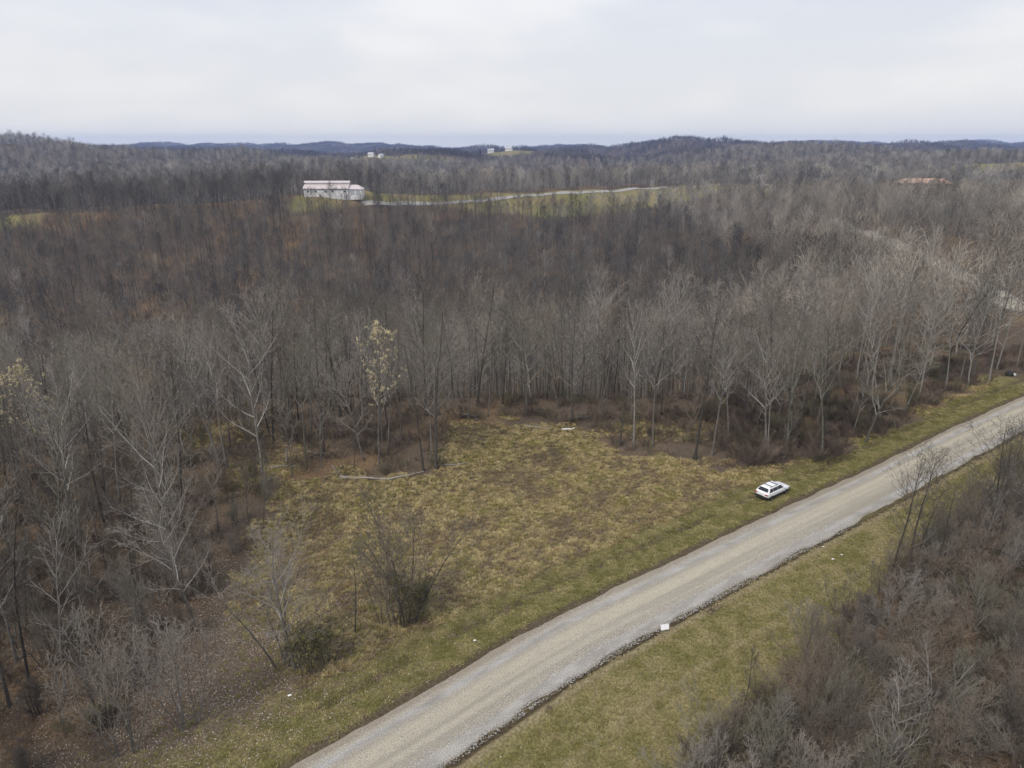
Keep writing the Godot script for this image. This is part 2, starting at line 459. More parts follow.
func P_brush(h: float) -> Dictionary:
	var p := P_shrub(h, 11)
	p.merge({"r": 0.022, "twig": 0.0085, "thin": 0.6, "seg": [4, 2], "sides": [3, 3], "kids": [12, 9], "lean": 0.55, "foot": 0.9, "splay": 0.25, "up": [-0.05, 0.03, 0.0], "gnarl": [0.16, 0.2, 0.2], "col": [Color(0.20, 0.165, 0.14), Color(0.22, 0.18, 0.155), Color(0.23, 0.19, 0.165)]}, true)
	return p
func pale(P: Dictionary) -> Dictionary:
	P.col = [Color(0.36, 0.345, 0.32), Color(0.52, 0.51, 0.48), Color(0.40, 0.38, 0.35), Color(0.26, 0.235, 0.21)]
	return P
func crooked(P: Dictionary) -> Dictionary:
	P.merge({"gnarl": [0.24, 0.28, 0.3, 0.3], "lean": 0.6, "kids": [8, 5, 4, 2], "r": P.r * 1.5, "thin": 0.62}, true)
	P.col = [Color(0.50, 0.48, 0.45), Color(0.52, 0.50, 0.47), Color(0.34, 0.32, 0.29), Color(0.28, 0.25, 0.225)]
	return P
var kinds := {}
var tints: Array = []
func make_kinds() -> void:
	var list := {
		"tall": [P_tall(18.5), P_tall(17.0), P_tall(20.0), P_tall(15.5), P_tall(18.0)],
		"wide": [P_wide(16.0), P_wide(18.0), P_wide(14.0)],
		"pole": [P_pole(11.0), P_pole(9.0), P_pole(13.0), P_pole(7.0)],
		"pale": [pale(P_tall(19.0)), pale(P_wide(16.0)), pale(P_tall(17.0))],
		"paleshrub": [crooked(pale(P_shrub(6.0, 4))), crooked(pale(P_shrub(5.0, 5)))],
		"shrub": [P_shrub(4.5, 7), P_shrub(6.5, 6), P_shrub(3.2, 9), P_shrub(5.5, 5)],
		"brush": [P_brush(2.2), P_brush(1.6), P_brush(2.8)],
		"mid": [P_tall(19.0, 1), P_tall(17.0, 1), P_wide(16.0, 1), P_tall(21.0, 1), P_wide(18.0, 1)],
		"midpale": [pale(P_tall(19.0, 1)), pale(P_wide(17.0, 1))],
		"far": [P_tall(19.0, 2), P_wide(17.0, 2), P_tall(17.0, 2)],
	}
	for p in list.pale:
		p.kids[2] = 4
	var sd := 100
	for k in list:
		kinds[k] = []
		for p in list[k]:
			sd += 1
			var s := tree_shape(p, sd)
			if k in ["mid", "midpale", "far", "brush"]:
				var all := MB.new()
				all.add(s.trunk, Transform3D()); all.add(s.crown, Transform3D())
				kinds[k].append({"mesh": all.commit(M.twig), "mb": all, "h": p.h})
			else:
				kinds[k].append({"trunk": s.trunk.commit(M.bark), "crown": s.crown.commit(M.twig), "h": p.h})
	# kinds that keep leaves
	for e in [["oak", 14.0, 0.42, 7, 0.075, Color(0.56, 0.48, 0.30)], ["beech", 11.0, 0.3, 3, 0.12, Color(0.42, 0.30, 0.15)]]:
		var p := P_tall(e[1])
		p.kids = [14, 6, 4, 3]
		p.merge({"leaf": e[2], "leaves": e[3], "leaf_size": e[4], "leaf_col": e[5]})
		var s := tree_shape(p, 300 + int(e[1]))
		kinds[e[0]] = [{"trunk": s.trunk.commit(M.bark), "crown": s.crown.commit(M.twig), "leaves": s.leaves.commit(M.leaf), "h": p.h}]
	for e in [["privet", 4.6, 0.14, 3, 0.06, Color(0.15, 0.145, 0.055)]]:
		kinds[e[0]] = []
		for j in 2:
			var p := P_shrub(e[1] * (1.0 - 0.25 * j), 8)
			p.kids = [9, 6, 4, 3]
			p.merge({"leaf": e[2], "leaves": e[3], "leaf_size": e[4], "leaf_col": e[5]})
			var s := tree_shape(p, 330 + j)
			kinds[e[0]].append({"trunk": s.trunk.commit(M.bark), "crown": s.crown.commit(M.twig), "leaves": s.leaves.commit(M.leaf), "h": p.h})
	# bark colours of single trees
	for k in [Color(0.8, 0.79, 0.77), Color(0.5, 0.485, 0.47), Color(1.0, 1.0, 1.0), Color(0.78, 0.71, 0.65), Color(0.70, 0.73, 0.66), Color(0.36, 0.35, 0.34)]:
		var b: StandardMaterial3D = M.bark.duplicate()
		b.albedo_color = lin(k.r, k.g, k.b)
		var t: StandardMaterial3D = M.twig.duplicate()
		t.albedo_color = b.albedo_color
		tints.append([b, t])
func put_tree(called: String, kind: String, which: int, x: float, d: float, scale: float, turn: float, tint: int, label: String, category: String, group := "", lean := Vector2.ZERO) -> Node3D:
	var k: Dictionary = kinds[kind][which % kinds[kind].size()]
	var o := thing(called, Vector3(x, height(x, d), -d))
	o.basis = Basis(Vector3(lean.y, 0, -lean.x).normalized(), lean.length()) * Basis(Vector3.UP, turn) if lean != Vector2.ZERO else Basis(Vector3.UP, turn)
	o.scale = Vector3.ONE * scale
	part("stems" if kind in ["shrub", "privet", "paleshrub"] else "trunk", k.trunk, o, tints[tint][0])
	part("branches" if kind in ["shrub", "privet", "paleshrub"] else "crown", k.crown, o, tints[tint][1])
	if k.has("leaves"): part("leaves", k.leaves, o)
	tag(o, label, category, group)
	used_spots.append(Vector2(x, d))
	return o
func in_view(x: float, d: float, margin: float) -> bool:
	return d > 18.0 and absf(x) < 0.69 * d + 8.8 + margin

func special_trees() -> void:
	# [kind, which, x, d, scale, turn, tint, lean, label]
	for e in [
		["wide", 1, -9.4, 79.5, 1.1, 0.4, 1, Vector2.ZERO, "large dark trunked bare tree at the clearing's corner beside the fallen pale log"],
		["oak", 0, -16.5, 80.5, 1.2, 1.2, 0, Vector2(0.03, 0), "tree still holding pale straw coloured leaves behind the fallen pale log"],
		["oak", 0, -53.5, 74.0, 1.15, 3.9, 0, Vector2.ZERO, "tree with cream coloured leaves in the woods flanking the clearing"],
		["pale", 1, -30.0, 77.5, 1.05, 2.0, 0, Vector2(0.05, 0), "spreading white limbed tree above the dark green bush at the clearing edge"],
		["pale", 0, 53.9, 97.0, 0.98, 0.7, 0, Vector2(-0.22, 0), "leaning white barked tree in the brush near the gravel road"],
		["pale", 2, 58.5, 99.0, 0.6, 2.7, 0, Vector2(0.12, 0.1), "short white barked tree beside the leaning white one"],
		["pale", 0, 16.0, 86.0, 1.0, 1.9, 0, Vector2.ZERO, "straight pale trunked tree standing forward of the wood behind the clearing"],
		["tall", 0, 14.3, 86.8, 0.85, 2.9, 1, Vector2.ZERO, "dark stemmed tree next to the straight pale trunk behind the clearing"],
		["pale", 2, -42.0, 84.0, 1.05, 5.1, 0, Vector2(-0.08, 0), "slim pale tree leaning over the small tan glade in the woods"],
		["pale", 2, -37.0, 82.0, 1.0, 0.3, 0, Vector2(-0.16, 0), "leaning silvery tree between the tan glade and the clearing"],
		["shrub", 1, -22.3, 38.9, 1.6, 0.0, 2, Vector2(0.0, 0.03), "many branched grey tree standing in pale fallen leaves by the roadside"],
		["wide", 2, -16.6, 44.6, 0.86, 0.8, 2, Vector2(-0.06, 0), "slender grey tree rising from the bush beside the furrowed verge"],
		["pole", 0, -17.9, 46.4, 0.85, 2.8, 0, Vector2(-0.03, 0), "dark slender tree behind the roadside bush in the clearing"],
		["pole", 1, -12.9, 48.6, 1.0, 4.0, 1, Vector2(-0.04, 0), "lone thin tree between the two green tinged bushes in the clearing"],
		["shrub", 3, -9.0, 50.3, 2.2, 1.0, 1, Vector2.ZERO, "forked many stemmed dark sapling clump standing over a green tinged bush"],
		["wide", 1, 36.2, 56.2, 0.66, 0.5, 5, Vector2(0.10, 0), "tall thin dark tree at the thicket corner nearest the road sign"],
		["tall", 3, 37.4, 57.4, 0.62, 3.2, 5, Vector2(0.06, 0.04), "thin dark tree growing close behind another at the thicket corner"],
		["tall", 0, 38.9, 56.4, 0.5, 4.2, 5, Vector2(0.08, 0), "third thin tree of the cluster at the thicket corner"],
		["shrub", 1, -10.3, 49.9, 1.55, 2.6, 3, Vector2.ZERO, "brown many stemmed saplings crowding the forked dark clump in the clearing"],
		["shrub", 3, -17.8, 45.4, 1.9, 0.4, 0, Vector2.ZERO, "grey many stemmed saplings around the slender tree by the verge"],
		["shrub", 1, -25.5, 36.8, 1.7, 3.4, 0, Vector2.ZERO, "grey brown sapling clump beside the many branched grey tree"],
		["tall", 2, 35.4, 57.2, 0.6, 2.0, 5, Vector2(0.04, 0.02), "dark thin tree on the verge side of the cluster at the thicket corner"],
		["wide", 0, 44.3, 61.2, 0.6, 5.2, 5, Vector2(0.05, 0), "forked dark tree between the thicket corner and the narrowing verge"],
		["tall", 3, 50.6, 65.2, 0.7, 0.2, 5, Vector2(-0.03, 0), "straight dark tree behind the tallest one of the thicket"],
		["tall", 2, 46.8, 62.0, 0.6, 1.1, 5, Vector2(0.06, 0), "dark tree rising over the thicket where the verge narrows"],
		["wide", 1, 48.6, 63.5, 0.68, 2.2, 5, Vector2(0.1, 0), "tallest dark tree of the thicket where the verge narrows"],
		["tall", 1, 52.0, 66.0, 0.55, 3.3, 0, Vector2(0.02, 0), "grey tree farther along the thicket from the tallest dark one"],
		["wide", 0, 56.0, 66.5, 0.62, 4.4, 5, Vector2(-0.05, 0), "broad dark tree overhanging the thicket toward the road"],
		["pole", 2, 21.5, 43.5, 0.55, 4.0, 1, Vector2(0.05, 0), "thin sapling standing forward of the thicket on the verge"],
		["pole", 0, 24.8, 47.3, 0.5, 1.0, 1, Vector2(-0.05, 0), "short thin sapling at the thicket edge near the marker stake"],
		["pale", 1, -232.0, 404.0, 1.25, 1.0, 0, Vector2(-0.1, 0), "lone spreading white tree on the facing slope below the grassy ridge strip"],
		["pale", 0, 38.0, 430.0, 1.3, 2.0, 0, Vector2.ZERO, "upright white tree on the facing slope below the ridge field"],
		["pale", 1, -215.0, 330.0, 1.1, 3.0, 0, Vector2(0.1, 0), "white limbed tree halfway down the facing slope"],
		["pale", 2, -207.0, 262.0, 1.1, 4.0, 0, Vector2(-0.12, 0), "slanting white tree in the hollow of the valley"],
		["pale", 2, -196.0, 258.0, 1.1, 5.0, 0, Vector2(-0.1, 0.1), "white tree beside the slanting one in the hollow of the valley"],
		["paleshrub", 0, 30.5, 41.5, 1.0, 2.1, 0, Vector2(0.1, -0.2), "low sprawling tree with white crooked limbs over the brown thicket"],
		["paleshrub", 1, 27.2, 38.2, 1.0, 4.4, 0, Vector2(-0.2, -0.1), "small sprawling white limbed tree at the bottom of the thicket"],
		["paleshrub", 0, 24.0, 35.5, 0.8, 0.9, 0, Vector2.ZERO, "crooked pale limbed bush low in the thicket below the marker stake"],
		["paleshrub", 1, 33.5, 36.5, 0.9, 5.0, 0, Vector2.ZERO, "pale arching limbs of a bush in the deepest brush of the thicket"],
	]:
		var k: String = e[0]
		put_tree("leafy_tree" if k == "oak" else "sapling_clump" if k in ["shrub", "paleshrub"] else "slender_tree" if k == "pole" else "pale_tree" if k == "pale" else "bare_tree", k, e[1], e[2], e[3], e[4], e[5], e[6], e[8], "tree", "", e[7])
	for e in [[-9.0, 50.0, 1.3, 0, "olive green leafed bush under the forked saplings in the clearing"], [-15.6, 44.2, 1.4, 1, "olive green leafed bush at the verge with two slender grey trees in it"], [-30.6, 74.0, 0.95, 0, "dark green bush under the white limbed tree at the clearing edge"], [-7.9, 51.2, 1.15, 1, "small green tinged bush against the forked saplings"],
			[-14.2, 45.0, 1.0, 0, "brown green bush touching the verge bush on its clearing side"], [-28.0, 38.5, 0.7, 1, "small green bush in the woods below the many branched grey tree"], [47.0, 101.0, 1.0, 0, "dark green bush in the wood behind the parked car"], [60.5, 101.0, 1.1, 1, "green tinged bush below the leaning white barked tree"]]:
		put_tree("green_bush", "privet", e[3], e[0], e[1], e[2], e[0] * 1.7, 1, e[4], "bush")
func zone(x: float, d: float) -> Array:
	var q := road_at(x, d)
	if (q.x < 900.0 and q.x > 0.0) or (x > 0.0 and x - (d - 40.0) * 1.25 > -2.0): return ["in the thicket across the road", "trees of the roadside thicket"]
	if x < -19.0 and d < 112.0: return ["in woods flanking the clearing", "trees of the woods flanking the clearing"]
	if x < 24.0: return ["in the wood behind the clearing", "trees of the wood behind the clearing"]
	return ["in the wood beyond the parked white car", "trees of the wood beyond the car"]
func short_label(a: String, b: String) -> String:
	return a + b if (a + b).split(" ").size() <= 16 else a
func landmark(x: float, d: float) -> String:
	for e in [["by the pale log", -18.0, 79.0, 7.0], ["by the broken stump", -28.2, 82.0, 6.0], ["by the green bush", -32.0, 73.0, 7.0], ["by the tan glade", -42.0, 93.0, 10.0], ["by the roadside tree", -24.0, 39.0, 8.0], ["by the branch pile", -5.0, 99.0, 8.0], ["by the white log", 9.0, 97.0, 7.0], ["by the pale trunk", 17.0, 89.0, 7.0],
			["near the car", 33.0, 84.0, 8.0], ["by the white tree", 54.0, 99.0, 8.0], ["near the sack", 84.0, 121.0, 10.0], ["by the thin dark trees", 38.0, 56.0, 6.0], ["by the marker stake", 27.0, 45.0, 6.0], ["by the verge grass", 52.0, 70.0, 9.0], ["by the cream tree", -53.0, 74.0, 9.0]]:
		if Vector2(x - e[1], d - e[2]).length() < e[3]: return " " + e[0]
	return ""
func thicket_bushes() -> void:
	rng.seed = 91
	var d := 27.0
	while d < 80.0:
		var x := 2.0
		while x < 0.69 * d + 11.0:
			var px := x + rng.randf_range(-0.9, 0.9)
			var pd := d + rng.randf_range(-0.9, 0.9)
			var r := rng.randf()
			x += 2.8
			if open_ground(px, pd) or zone(px, pd)[1] != "trees of the roadside thicket" or not in_view(px, pd, 1.0) or pd < 28.0: continue
			var w := rng.randi() % 4
			var deep := smoothstep(0.0, 12.0, px - (pd - 40.0) * 1.25 - 8.0)
			var sc := rng.randf_range(0.6, 0.95) * (0.75 + 0.45 * deep)
			var tint := rng.randi() % 5
			var bark: String = ["grey brown", "dark grey", "light grey", "reddish brown", "olive grey"][tint]
			put_tree("bare_bush", "shrub", w, px, pd, sc, r * TAU, tint, "%s %s bush in the thicket across the road%s" % [["many stemmed", "tall loose", "low dense", "sparse arching"][w], bark, landmark(px, pd)], "bush", "bushes of the roadside thicket", Vector2(rng.randf_range(-0.12, 0.12), rng.randf_range(-0.12, 0.12)))
		d += 2.8
func woods_bushes() -> void:
	rng.seed = 92
	var d := 22.0
	while d < 74.0:
		var x := -0.69 * d - 11.0
		while x < -18.0:
			var px := x + rng.randf_range(-1.6, 1.6)
			var pd := d + rng.randf_range(-1.6, 1.6)
			var r := rng.randf()
			x += 4.4
			if open_ground(px, pd) or (px > -27.0 and pd < 52.0 and r < 0.7): continue
			var w := rng.randi() % 4
			var tint: int = [1, 3, 4, 0][rng.randi() % 4]
			put_tree("bare_bush", "shrub", w, px, pd, rng.randf_range(0.7, 1.15), r * TAU, tint, "%s %s bush in woods flanking the clearing%s" % [["many stemmed", "tall loose", "low dense", "sparse arching"][w], ["grey brown", "dark grey", "light grey", "reddish brown", "olive grey"][tint], landmark(px, pd)], "bush", "bushes of the woods flanking the clearing", Vector2(rng.randf_range(-0.1, 0.1), rng.randf_range(-0.1, 0.1)))
		d += 4.4
func woods_poles() -> void:
	rng.seed = 93
	var n := 0
	while n < 70:
		var pd := rng.randf_range(22.0, 96.0)
		var px := rng.randf_range(-0.69 * pd - 10.0, -20.0)
		if open_ground(px, pd) or (px > -27.0 and pd < 52.0) or bump(px, pd, -42, 92, 9, 5) + bump(px, pd, -30, 80, 5, 7) > 0.5: continue
		var w := rng.randi() % 4
		var tint := rng.randi() % 6
		var lean := Vector2(rng.randf_range(-0.08, 0.08), rng.randf_range(-0.08, 0.08))
		put_tree("slender_tree", "pole", w, px, pd, rng.randf_range(0.8, 1.25), rng.randf() * TAU, tint, short_label("%s %s sapling in woods flanking the clearing" % [["thin", "short thin", "tall thin", "small"][w] + (" leaning" if lean.length() > 0.07 else ""), ["grey brown", "dark", "light grey", "reddish brown", "olive grey", "blackish"][tint]], landmark(px, pd)), "tree", "trees of the woods flanking the clearing", lean)
		n += 1
func make_forest() -> void:
	woods_poles()
	woods_bushes()
	thicket_bushes()
	# trees near enough to tell apart, then the mass
	var spots := []
	rng.seed = 21
	var step := 4.6
	var d := 14.0
	while d < 190.0:
		var x := -0.75 * d - 26.0
		while x < 0.75 * d + 26.0:
			var px := x + rng.randf_range(-1.6, 1.6)
			var pd := d + rng.randf_range(-1.6, 1.6)
			var roll := rng.randf()
			x += step
			if open_ground(px, pd): continue
			var rq := road_at(px, pd).x
			if pd > 125.0 and rq > -60.0 and rq < 4.0 and roll < 0.6: continue
			if px > -27.0 and px < -14.0 and pd < 52.0 and roll < 0.6: continue        # thin, leaf covered corner
			if bump(px, pd, -42, 92, 9, 5) + bump(px, pd, -30, 80, 5, 7) + bump(px, pd, 22, 92, 9, 4) > 0.5: continue
			var near := false
			for u in used_spots:
				if u.distance_squared_to(Vector2(px, pd)) < 1.6: near = true
			if not near: spots.append([px, pd, roll])
		d += step
	spots.sort_custom(func(a, b): return a[0] * a[0] * 0.6 + a[1] * a[1] < b[0] * b[0] * 0.6 + b[1] * b[1])
	var made := 0
	var far_where := {}
	var far_tint := {}
	for s in spots:
		var x: float = s[0]
		var pd: float = s[1]
		var zn := zone(x, pd)
		var thick: bool = zn[1] == "trees of the roadside thicket"
		var r := rng.randf()
		if made < 215 and absf(x) < 0.69 * pd + 10.0 and pd > 16.0:
			var kind := "tall"
			if thick:
				if r < 0.25: continue
				kind = "pole"
			elif r < 0.2: kind = "wide"
			elif r < (0.62 if x < -18.0 and pd < 75.0 else 0.45): kind = "pole"
			elif r > 0.97: kind = "pale"
			var tint := rng.randi() % 6
			if kind == "pale": tint = 0
			var lean := Vector2(rng.randf_range(-0.09, 0.09), rng.randf_range(-0.09, 0.09))
			var sc := rng.randf_range(0.78, 1.08)
			if thick: sc *= 0.85
			var adj: String = {"tall": "tall", "wide": "broad crowned", "pole": "young slender", "pale": "white limbed"}[kind] + (" leaning" if lean.length() > 0.075 else "") + (" stunted" if sc < 0.85 and not thick else "")
			var bark: String = ["grey brown", "dark", "light grey", "reddish brown", "olive grey", "blackish"][tint] if kind != "pale" else "leafless"
			var called: String = "bare_bush" if kind == "shrub" else "slender_tree" if kind == "pole" else "pale_tree" if kind == "pale" else "bare_tree"
			put_tree(called, kind, rng.randi(), x, pd, sc, rng.randf() * TAU, tint, short_label("%s %s tree %s" % [adj, bark, zn[0]], landmark(x, pd)), "tree", zn[1], lean)
			made += 1
		else:
			var k := "mid" if r > 0.05 or pd < 100.0 else "midpale"
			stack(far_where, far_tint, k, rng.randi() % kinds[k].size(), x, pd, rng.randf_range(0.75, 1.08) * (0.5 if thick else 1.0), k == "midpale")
	# the middle distance
	d = 190.0
	while d < 1500.0:
		var st := 5.7 if d < 560.0 else 7.6
		var x := -0.76 * d - 20.0
		while x < 0.76 * d + 20.0:
			var px := x + rng.randf_range(-0.5, 0.5) * st
			var pd := d + rng.randf_range(-0.5, 0.5) * st
			var roll := rng.randf()
			x += st
			if open_ground(px, pd): continue
			var rq := road_at(px, pd).x
			if pd < 330.0 and px > 85.0 and px < 190.0 and rq < 4.0 and rng.randf() < 0.5: continue
			if pd < 700.0 and nc.get_noise_2d(px * 1.5 + 500.0, pd * 1.5) > 0.42 and roll < 0.8: continue
			var k := "mid" if d < 560.0 else "far"
			if k == "mid" and roll < 0.022: k = "midpale"
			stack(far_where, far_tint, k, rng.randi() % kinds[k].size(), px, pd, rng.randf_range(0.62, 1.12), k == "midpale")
		d += st
	var wood := Node3D.new()
	wood.name = numbered("forest"); add_child(wood)
	tag(wood, "bare grey brown winter woodland covering the valley and the hills", "forest", "", "stuff")
	for key in far_where:
		scatter("woodland", kinds[key[0]][key[1]].mesh, far_where[key], far_tint[key], wood)
	# beyond 1.5 km: stands of about sixty trees on 62 m squares
	var stands := []
	for j in 4:
		rng.seed = 700 + j
		var mb := MB.new()
		for t in 70:
			var at := Vector3(rng.randf_range(-33, 33), -2.0, rng.randf_range(-33, 33))
			var h := rng.randf_range(13.0, 20.0)
			var col := Color(0.20, 0.18, 0.165) * rng.randf_range(0.6, 1.2)
			mb.cone(at, at + Vector3(0, h, 0), 0.4, col)
			for b in 11:
				var q := at + Vector3(0, h * rng.randf_range(0.35, 0.75), 0)
				var a := rng.randf() * TAU
				mb.cone(q, q + Vector3(cos(a) * rng.randf_range(1.5, 4.0), rng.randf_range(1.5, 5.5), sin(a) * rng.randf_range(1.5, 4.0)), 0.3, col)
		stands.append(mb.commit(M.twig))
	rng.seed = 55
	var sw := [[], [], [], []]
	var stint := [[], [], [], []]
	d = 1530.0
	while d < 5300.0:
		var st := 62.0 if d < 5000.0 else 62.0 * d / 5000.0
		var x := -0.75 * d
		while x < 0.75 * d:
			var px := x + rng.randf_range(-6, 6)
			x += st
			if field(px, d) > 0.4: continue
			var j := rng.randi() % 4
			var up := Vector3(height(px - 25.0, d) - height(px + 25.0, d), 50.0, -(height(px, d - 25.0) - height(px, d + 25.0))).normalized()
			var bs := Basis(Quaternion(Vector3.UP, up)) * Basis(Vector3.UP, rng.randf() * TAU).scaled(Vector3(st / 62.0, rng.randf_range(0.85, 1.15), st / 62.0))
			sw[j].append(Transform3D(bs, Vector3(px, height(px, d), -d)))
			stint[j].append(Color(1, 1, 1) * rng.randf_range(0.8, 1.15))
		d += st
	for j in 4: scatter("woodland", stands[j], sw[j], stint[j], wood)
func stack(where: Dictionary, tint: Dictionary, kind: String, which: int, x: float, d: float, sc: float, is_pale: bool) -> void:
	var key := [kind, which]
	if not where.has(key):
		where[key] = []; tint[key] = []
	where[key].append(Transform3D(Basis(Vector3.UP, rng.randf() * TAU).scaled(Vector3(sc, sc * rng.randf_range(0.9, 1.1), sc)), Vector3(x, height(x, d) - 0.1, -d)))
	var g: float = [0.45, 0.6, 0.8, 1.0, 1.15, 1.35][rng.randi() % 6] * rng.randf_range(0.9, 1.1)
	var w := 0.5 + 0.5 * nc.get_noise_2d(x * 0.7 + 200.0, d * 0.7)
	g *= 0.82 + 0.36 * (0.5 + 0.5 * nc.get_noise_2d(x * 0.9 - 300.0, d * 0.9))            # stands of darker oak and of paler poplar
	if d > 230.0 and x < 120.0 and d < 560.0: g *= 0.5                                     # trees on the facing slope get a darker tint
	tint[key].append(Color(g * (0.95 + 0.12 * w), g, g * (1.02 - 0.12 * w)) if not is_pale else Color(1, 1, 1))

# ---------------------------------------------------------------- small growth and litter
func tuft(blades: int, len: float, spread: float, width: float, sd: int) -> MB:
	rng.seed = sd
	var mb := MB.new()
	for b in blades:
		var a := rng.randf() * TAU
		var out := Vector3(cos(a), 0, sin(a))
		var side := Vector3(-sin(a), 0, cos(a)) * width * rng.randf_range(0.6, 1.3)
		var l := len * rng.randf_range(0.6, 1.2)
		var s := spread * rng.randf_range(0.4, 1.3)
		var p0 := out * rng.randf() * 0.08 - Vector3(0, 0.03, 0)
		var p1 := p0 + out * l * s * 0.45 + Vector3(0, l * 0.6, 0)
		var p2 := p0 + out * l * s * 1.1 + Vector3(0, l * (0.95 - 0.55 * s), 0)
		var col := Color.WHITE * rng.randf_range(0.72, 1.12)
		mb.quad(p0 - side, p0 + side, p1 + side * 0.8, p1 - side * 0.8, col)
		mb.tri(p1 - side * 0.8, p1 + side * 0.8, p2, col)
	return mb
func make_small_growth() -> void:
	var long := [tuft(18, 0.5, 1.0, 0.022, 1).commit(M.leaf), tuft(22, 0.42, 1.25, 0.026, 2).commit(M.leaf), tuft(14, 0.55, 0.75, 0.02, 3).commit(M.leaf)]
	var short := [tuft(12, 0.16, 1.0, 0.014, 4).commit(M.leaf), tuft(10, 0.13, 1.2, 0.018, 5).commit(M.leaf)]
	var lw := [[], [], []]
	var lt := [[], [], []]
	var vw := [[], []]
	var vt := [[], []]
	rng.seed = 77
	# the clearing
	for k in 200000:
		var x := rng.randf_range(-50, 92)
		var d := rng.randf_range(34, 112)
		var glade := bump(x, d, -42, 92, 9, 5) + bump(x, d, 22, 92, 9, 4) + bump(x, d, -30, 80, 5, 7)
		var q := road_at(x, d)
		if not grassy(x, d) and not (q.x < 0.0 and q.x > -8.0) and glade + rng.randf_range(-0.3, 0.3) < 0.6: continue
		if q.x < 100.0 and q.x > -4.2 + nb.get_noise_2d(q.y * 0.8, 5.0) * 0.7 - rng.randf() * 0.35: continue
		var a := na.get_noise_2d(x, d)
		var b := nb.get_noise_2d(x, d)
		var g := rng.randf_range(0.7, 1.2)
		var leafy := smoothstep(-10.0, -22.0, x) * smoothstep(58.0, 44.0, d)
		var y := height(x, d)
		if q.x > -9.3 + a * 2.0 and q.x < 100.0 or leafy > 0.5:
			if rng.randf() < leafy * 0.8: continue
			var col := Color(0.20, 0.19, 0.062).lerp(Color(0.36, 0.31, 0.14), smoothstep(-0.2, 0.5, b + rng.randf_range(-0.3, 0.4))) * g
			vw[k % 2].append(Transform3D(Basis(Vector3.UP, rng.randf() * TAU).scaled(Vector3.ONE * rng.randf_range(0.8, 1.5)), Vector3(x, y, -d)))
			vt[k % 2].append(col)
		else:
			var v := b * 0.85 + a * 0.8 + nc.get_noise_2d(x * 1.6, d * 1.6) * 0.4 + rng.randf_range(-0.4, 0.4)
			if v < -0.2 and rng.randf() < 0.55: continue
			var col := Color(0.235, 0.185, 0.10).lerp(Color(0.53, 0.435, 0.225), smoothstep(-0.5, 0.45, v))
			if nb.get_noise_2d(x + 300.0, d) * 0.6 + a * 0.5 + rng.randf_range(-0.35, 0.35) > 0.24: col = Color(0.29, 0.25, 0.09)
			elif rng.randf() < 0.09: col = Color(0.30, 0.195, 0.095)
			lw[k % 3].append(Transform3D(Basis(Vector3.UP, rng.randf() * TAU).scaled(Vector3.ONE * rng.randf_range(0.38, 0.85)), Vector3(x, y, -d)))
			lt[k % 3].append(col * g)
	# the verge across the road
	for k in 60000:
		var x := rng.randf_range(-10, 80)
		var d := rng.randf_range(24, 100)
		if not inside(verge_side, x, d): continue
		var q := road_at(x, d)
		if q.x < 2.9 + nb.get_noise_2d(q.y * 0.8, 15.0) * 0.5 + rng.randf() * 0.3: continue
		var v := nb.get_noise_2d(x, d) + na.get_noise_2d(x, d) * 0.6 + rng.randf_range(-0.35, 0.35)
		var col := Color(0.225, 0.205, 0.068).lerp(Color(0.37, 0.315, 0.15), smoothstep(-0.25, 0.5, v)) * rng.randf_range(0.75, 1.2)
		if absf(q.x - 3.45) < 0.35 or (absf(q.x - 7.6) < 0.16 and rng.randf() < 0.5): col = Color(0.36, 0.30, 0.17)
		vw[k % 2].append(Transform3D(Basis(Vector3.UP, rng.randf() * TAU).scaled(Vector3.ONE * rng.randf_range(0.8, 1.5)), Vector3(x, height(x, d), -d)))
		vt[k % 2].append(col)
	var grass := Node3D.new()
	grass.name = numbered("grass"); add_child(grass)
	tag(grass, "straw coloured and olive green grass of the clearing and the road verges", "grass", "", "stuff")
	for j in 3: scatter("clearing_grass", long[j], lw[j], lt[j], grass)
	for j in 2: scatter("verge_grass", short[j], vw[j], vt[j], grass)
	# fallen leaves
	var lf := MB.new()
	lf.tri(Vector3(-0.05, 0.01, 0), Vector3(0, 0.0, 0.036), Vector3(0.055, 0.015, 0), Color.WHITE)
	lf.tri(Vector3(-0.05, 0.01, 0), Vector3(0.055, 0.015, 0), Vector3(0.01, 0.025, -0.036), Color.WHITE)
	var fw := []
	var ft := []
	for k in 120000:
		var x := rng.randf_range(-62, 60)
		var d := rng.randf_range(26, 105)
		if k < 62000:
			x = -23.0 + rng.randfn() * 10.0; d = 45.0 + rng.randfn() * 8.0
		var q := road_at(x, d)
		if (q.x < 3.2 and q.x > -4.3) or (q.x > 0.0 and q.x < 30.0 and rng.randf() < 0.4) or not in_view(x, d, 2.0) or d < 30.0: continue
		var in_clear := inside(clearing, x, d)
		if in_clear and k >= 62000 and rng.randf() < 0.75: continue
		if k < 62000 and nb.get_noise_2d(x * 0.6, d * 0.6) + rng.randf_range(-0.3, 0.3) < -0.15: continue
		var pale_leaf := rng.randf() < (0.30 if k < 62000 else 0.12)
		fw.append(Transform3D(Basis.from_euler(Vector3(rng.randf_range(-0.5, 0.5), rng.randf() * TAU, rng.randf_range(-0.5, 0.5))).scaled(Vector3.ONE * rng.randf_range(0.6, 1.3)), Vector3(x, height(x, d) + 0.02, -d)))
		ft.append((Color(0.44, 0.38, 0.33) if pale_leaf else Color(0.22, 0.155, 0.11)) * rng.randf_range(0.7, 1.2))
	var fallen := Node3D.new()
	fallen.name = numbered("fallen_leaves"); add_child(fallen)
	tag(fallen, "pale and brown fallen leaves strewn under the trees and over the clearing's corner", "leaves", "", "stuff")
	scatter("leaf_litter", lf.commit(M.leaf), fw, ft, fallen)
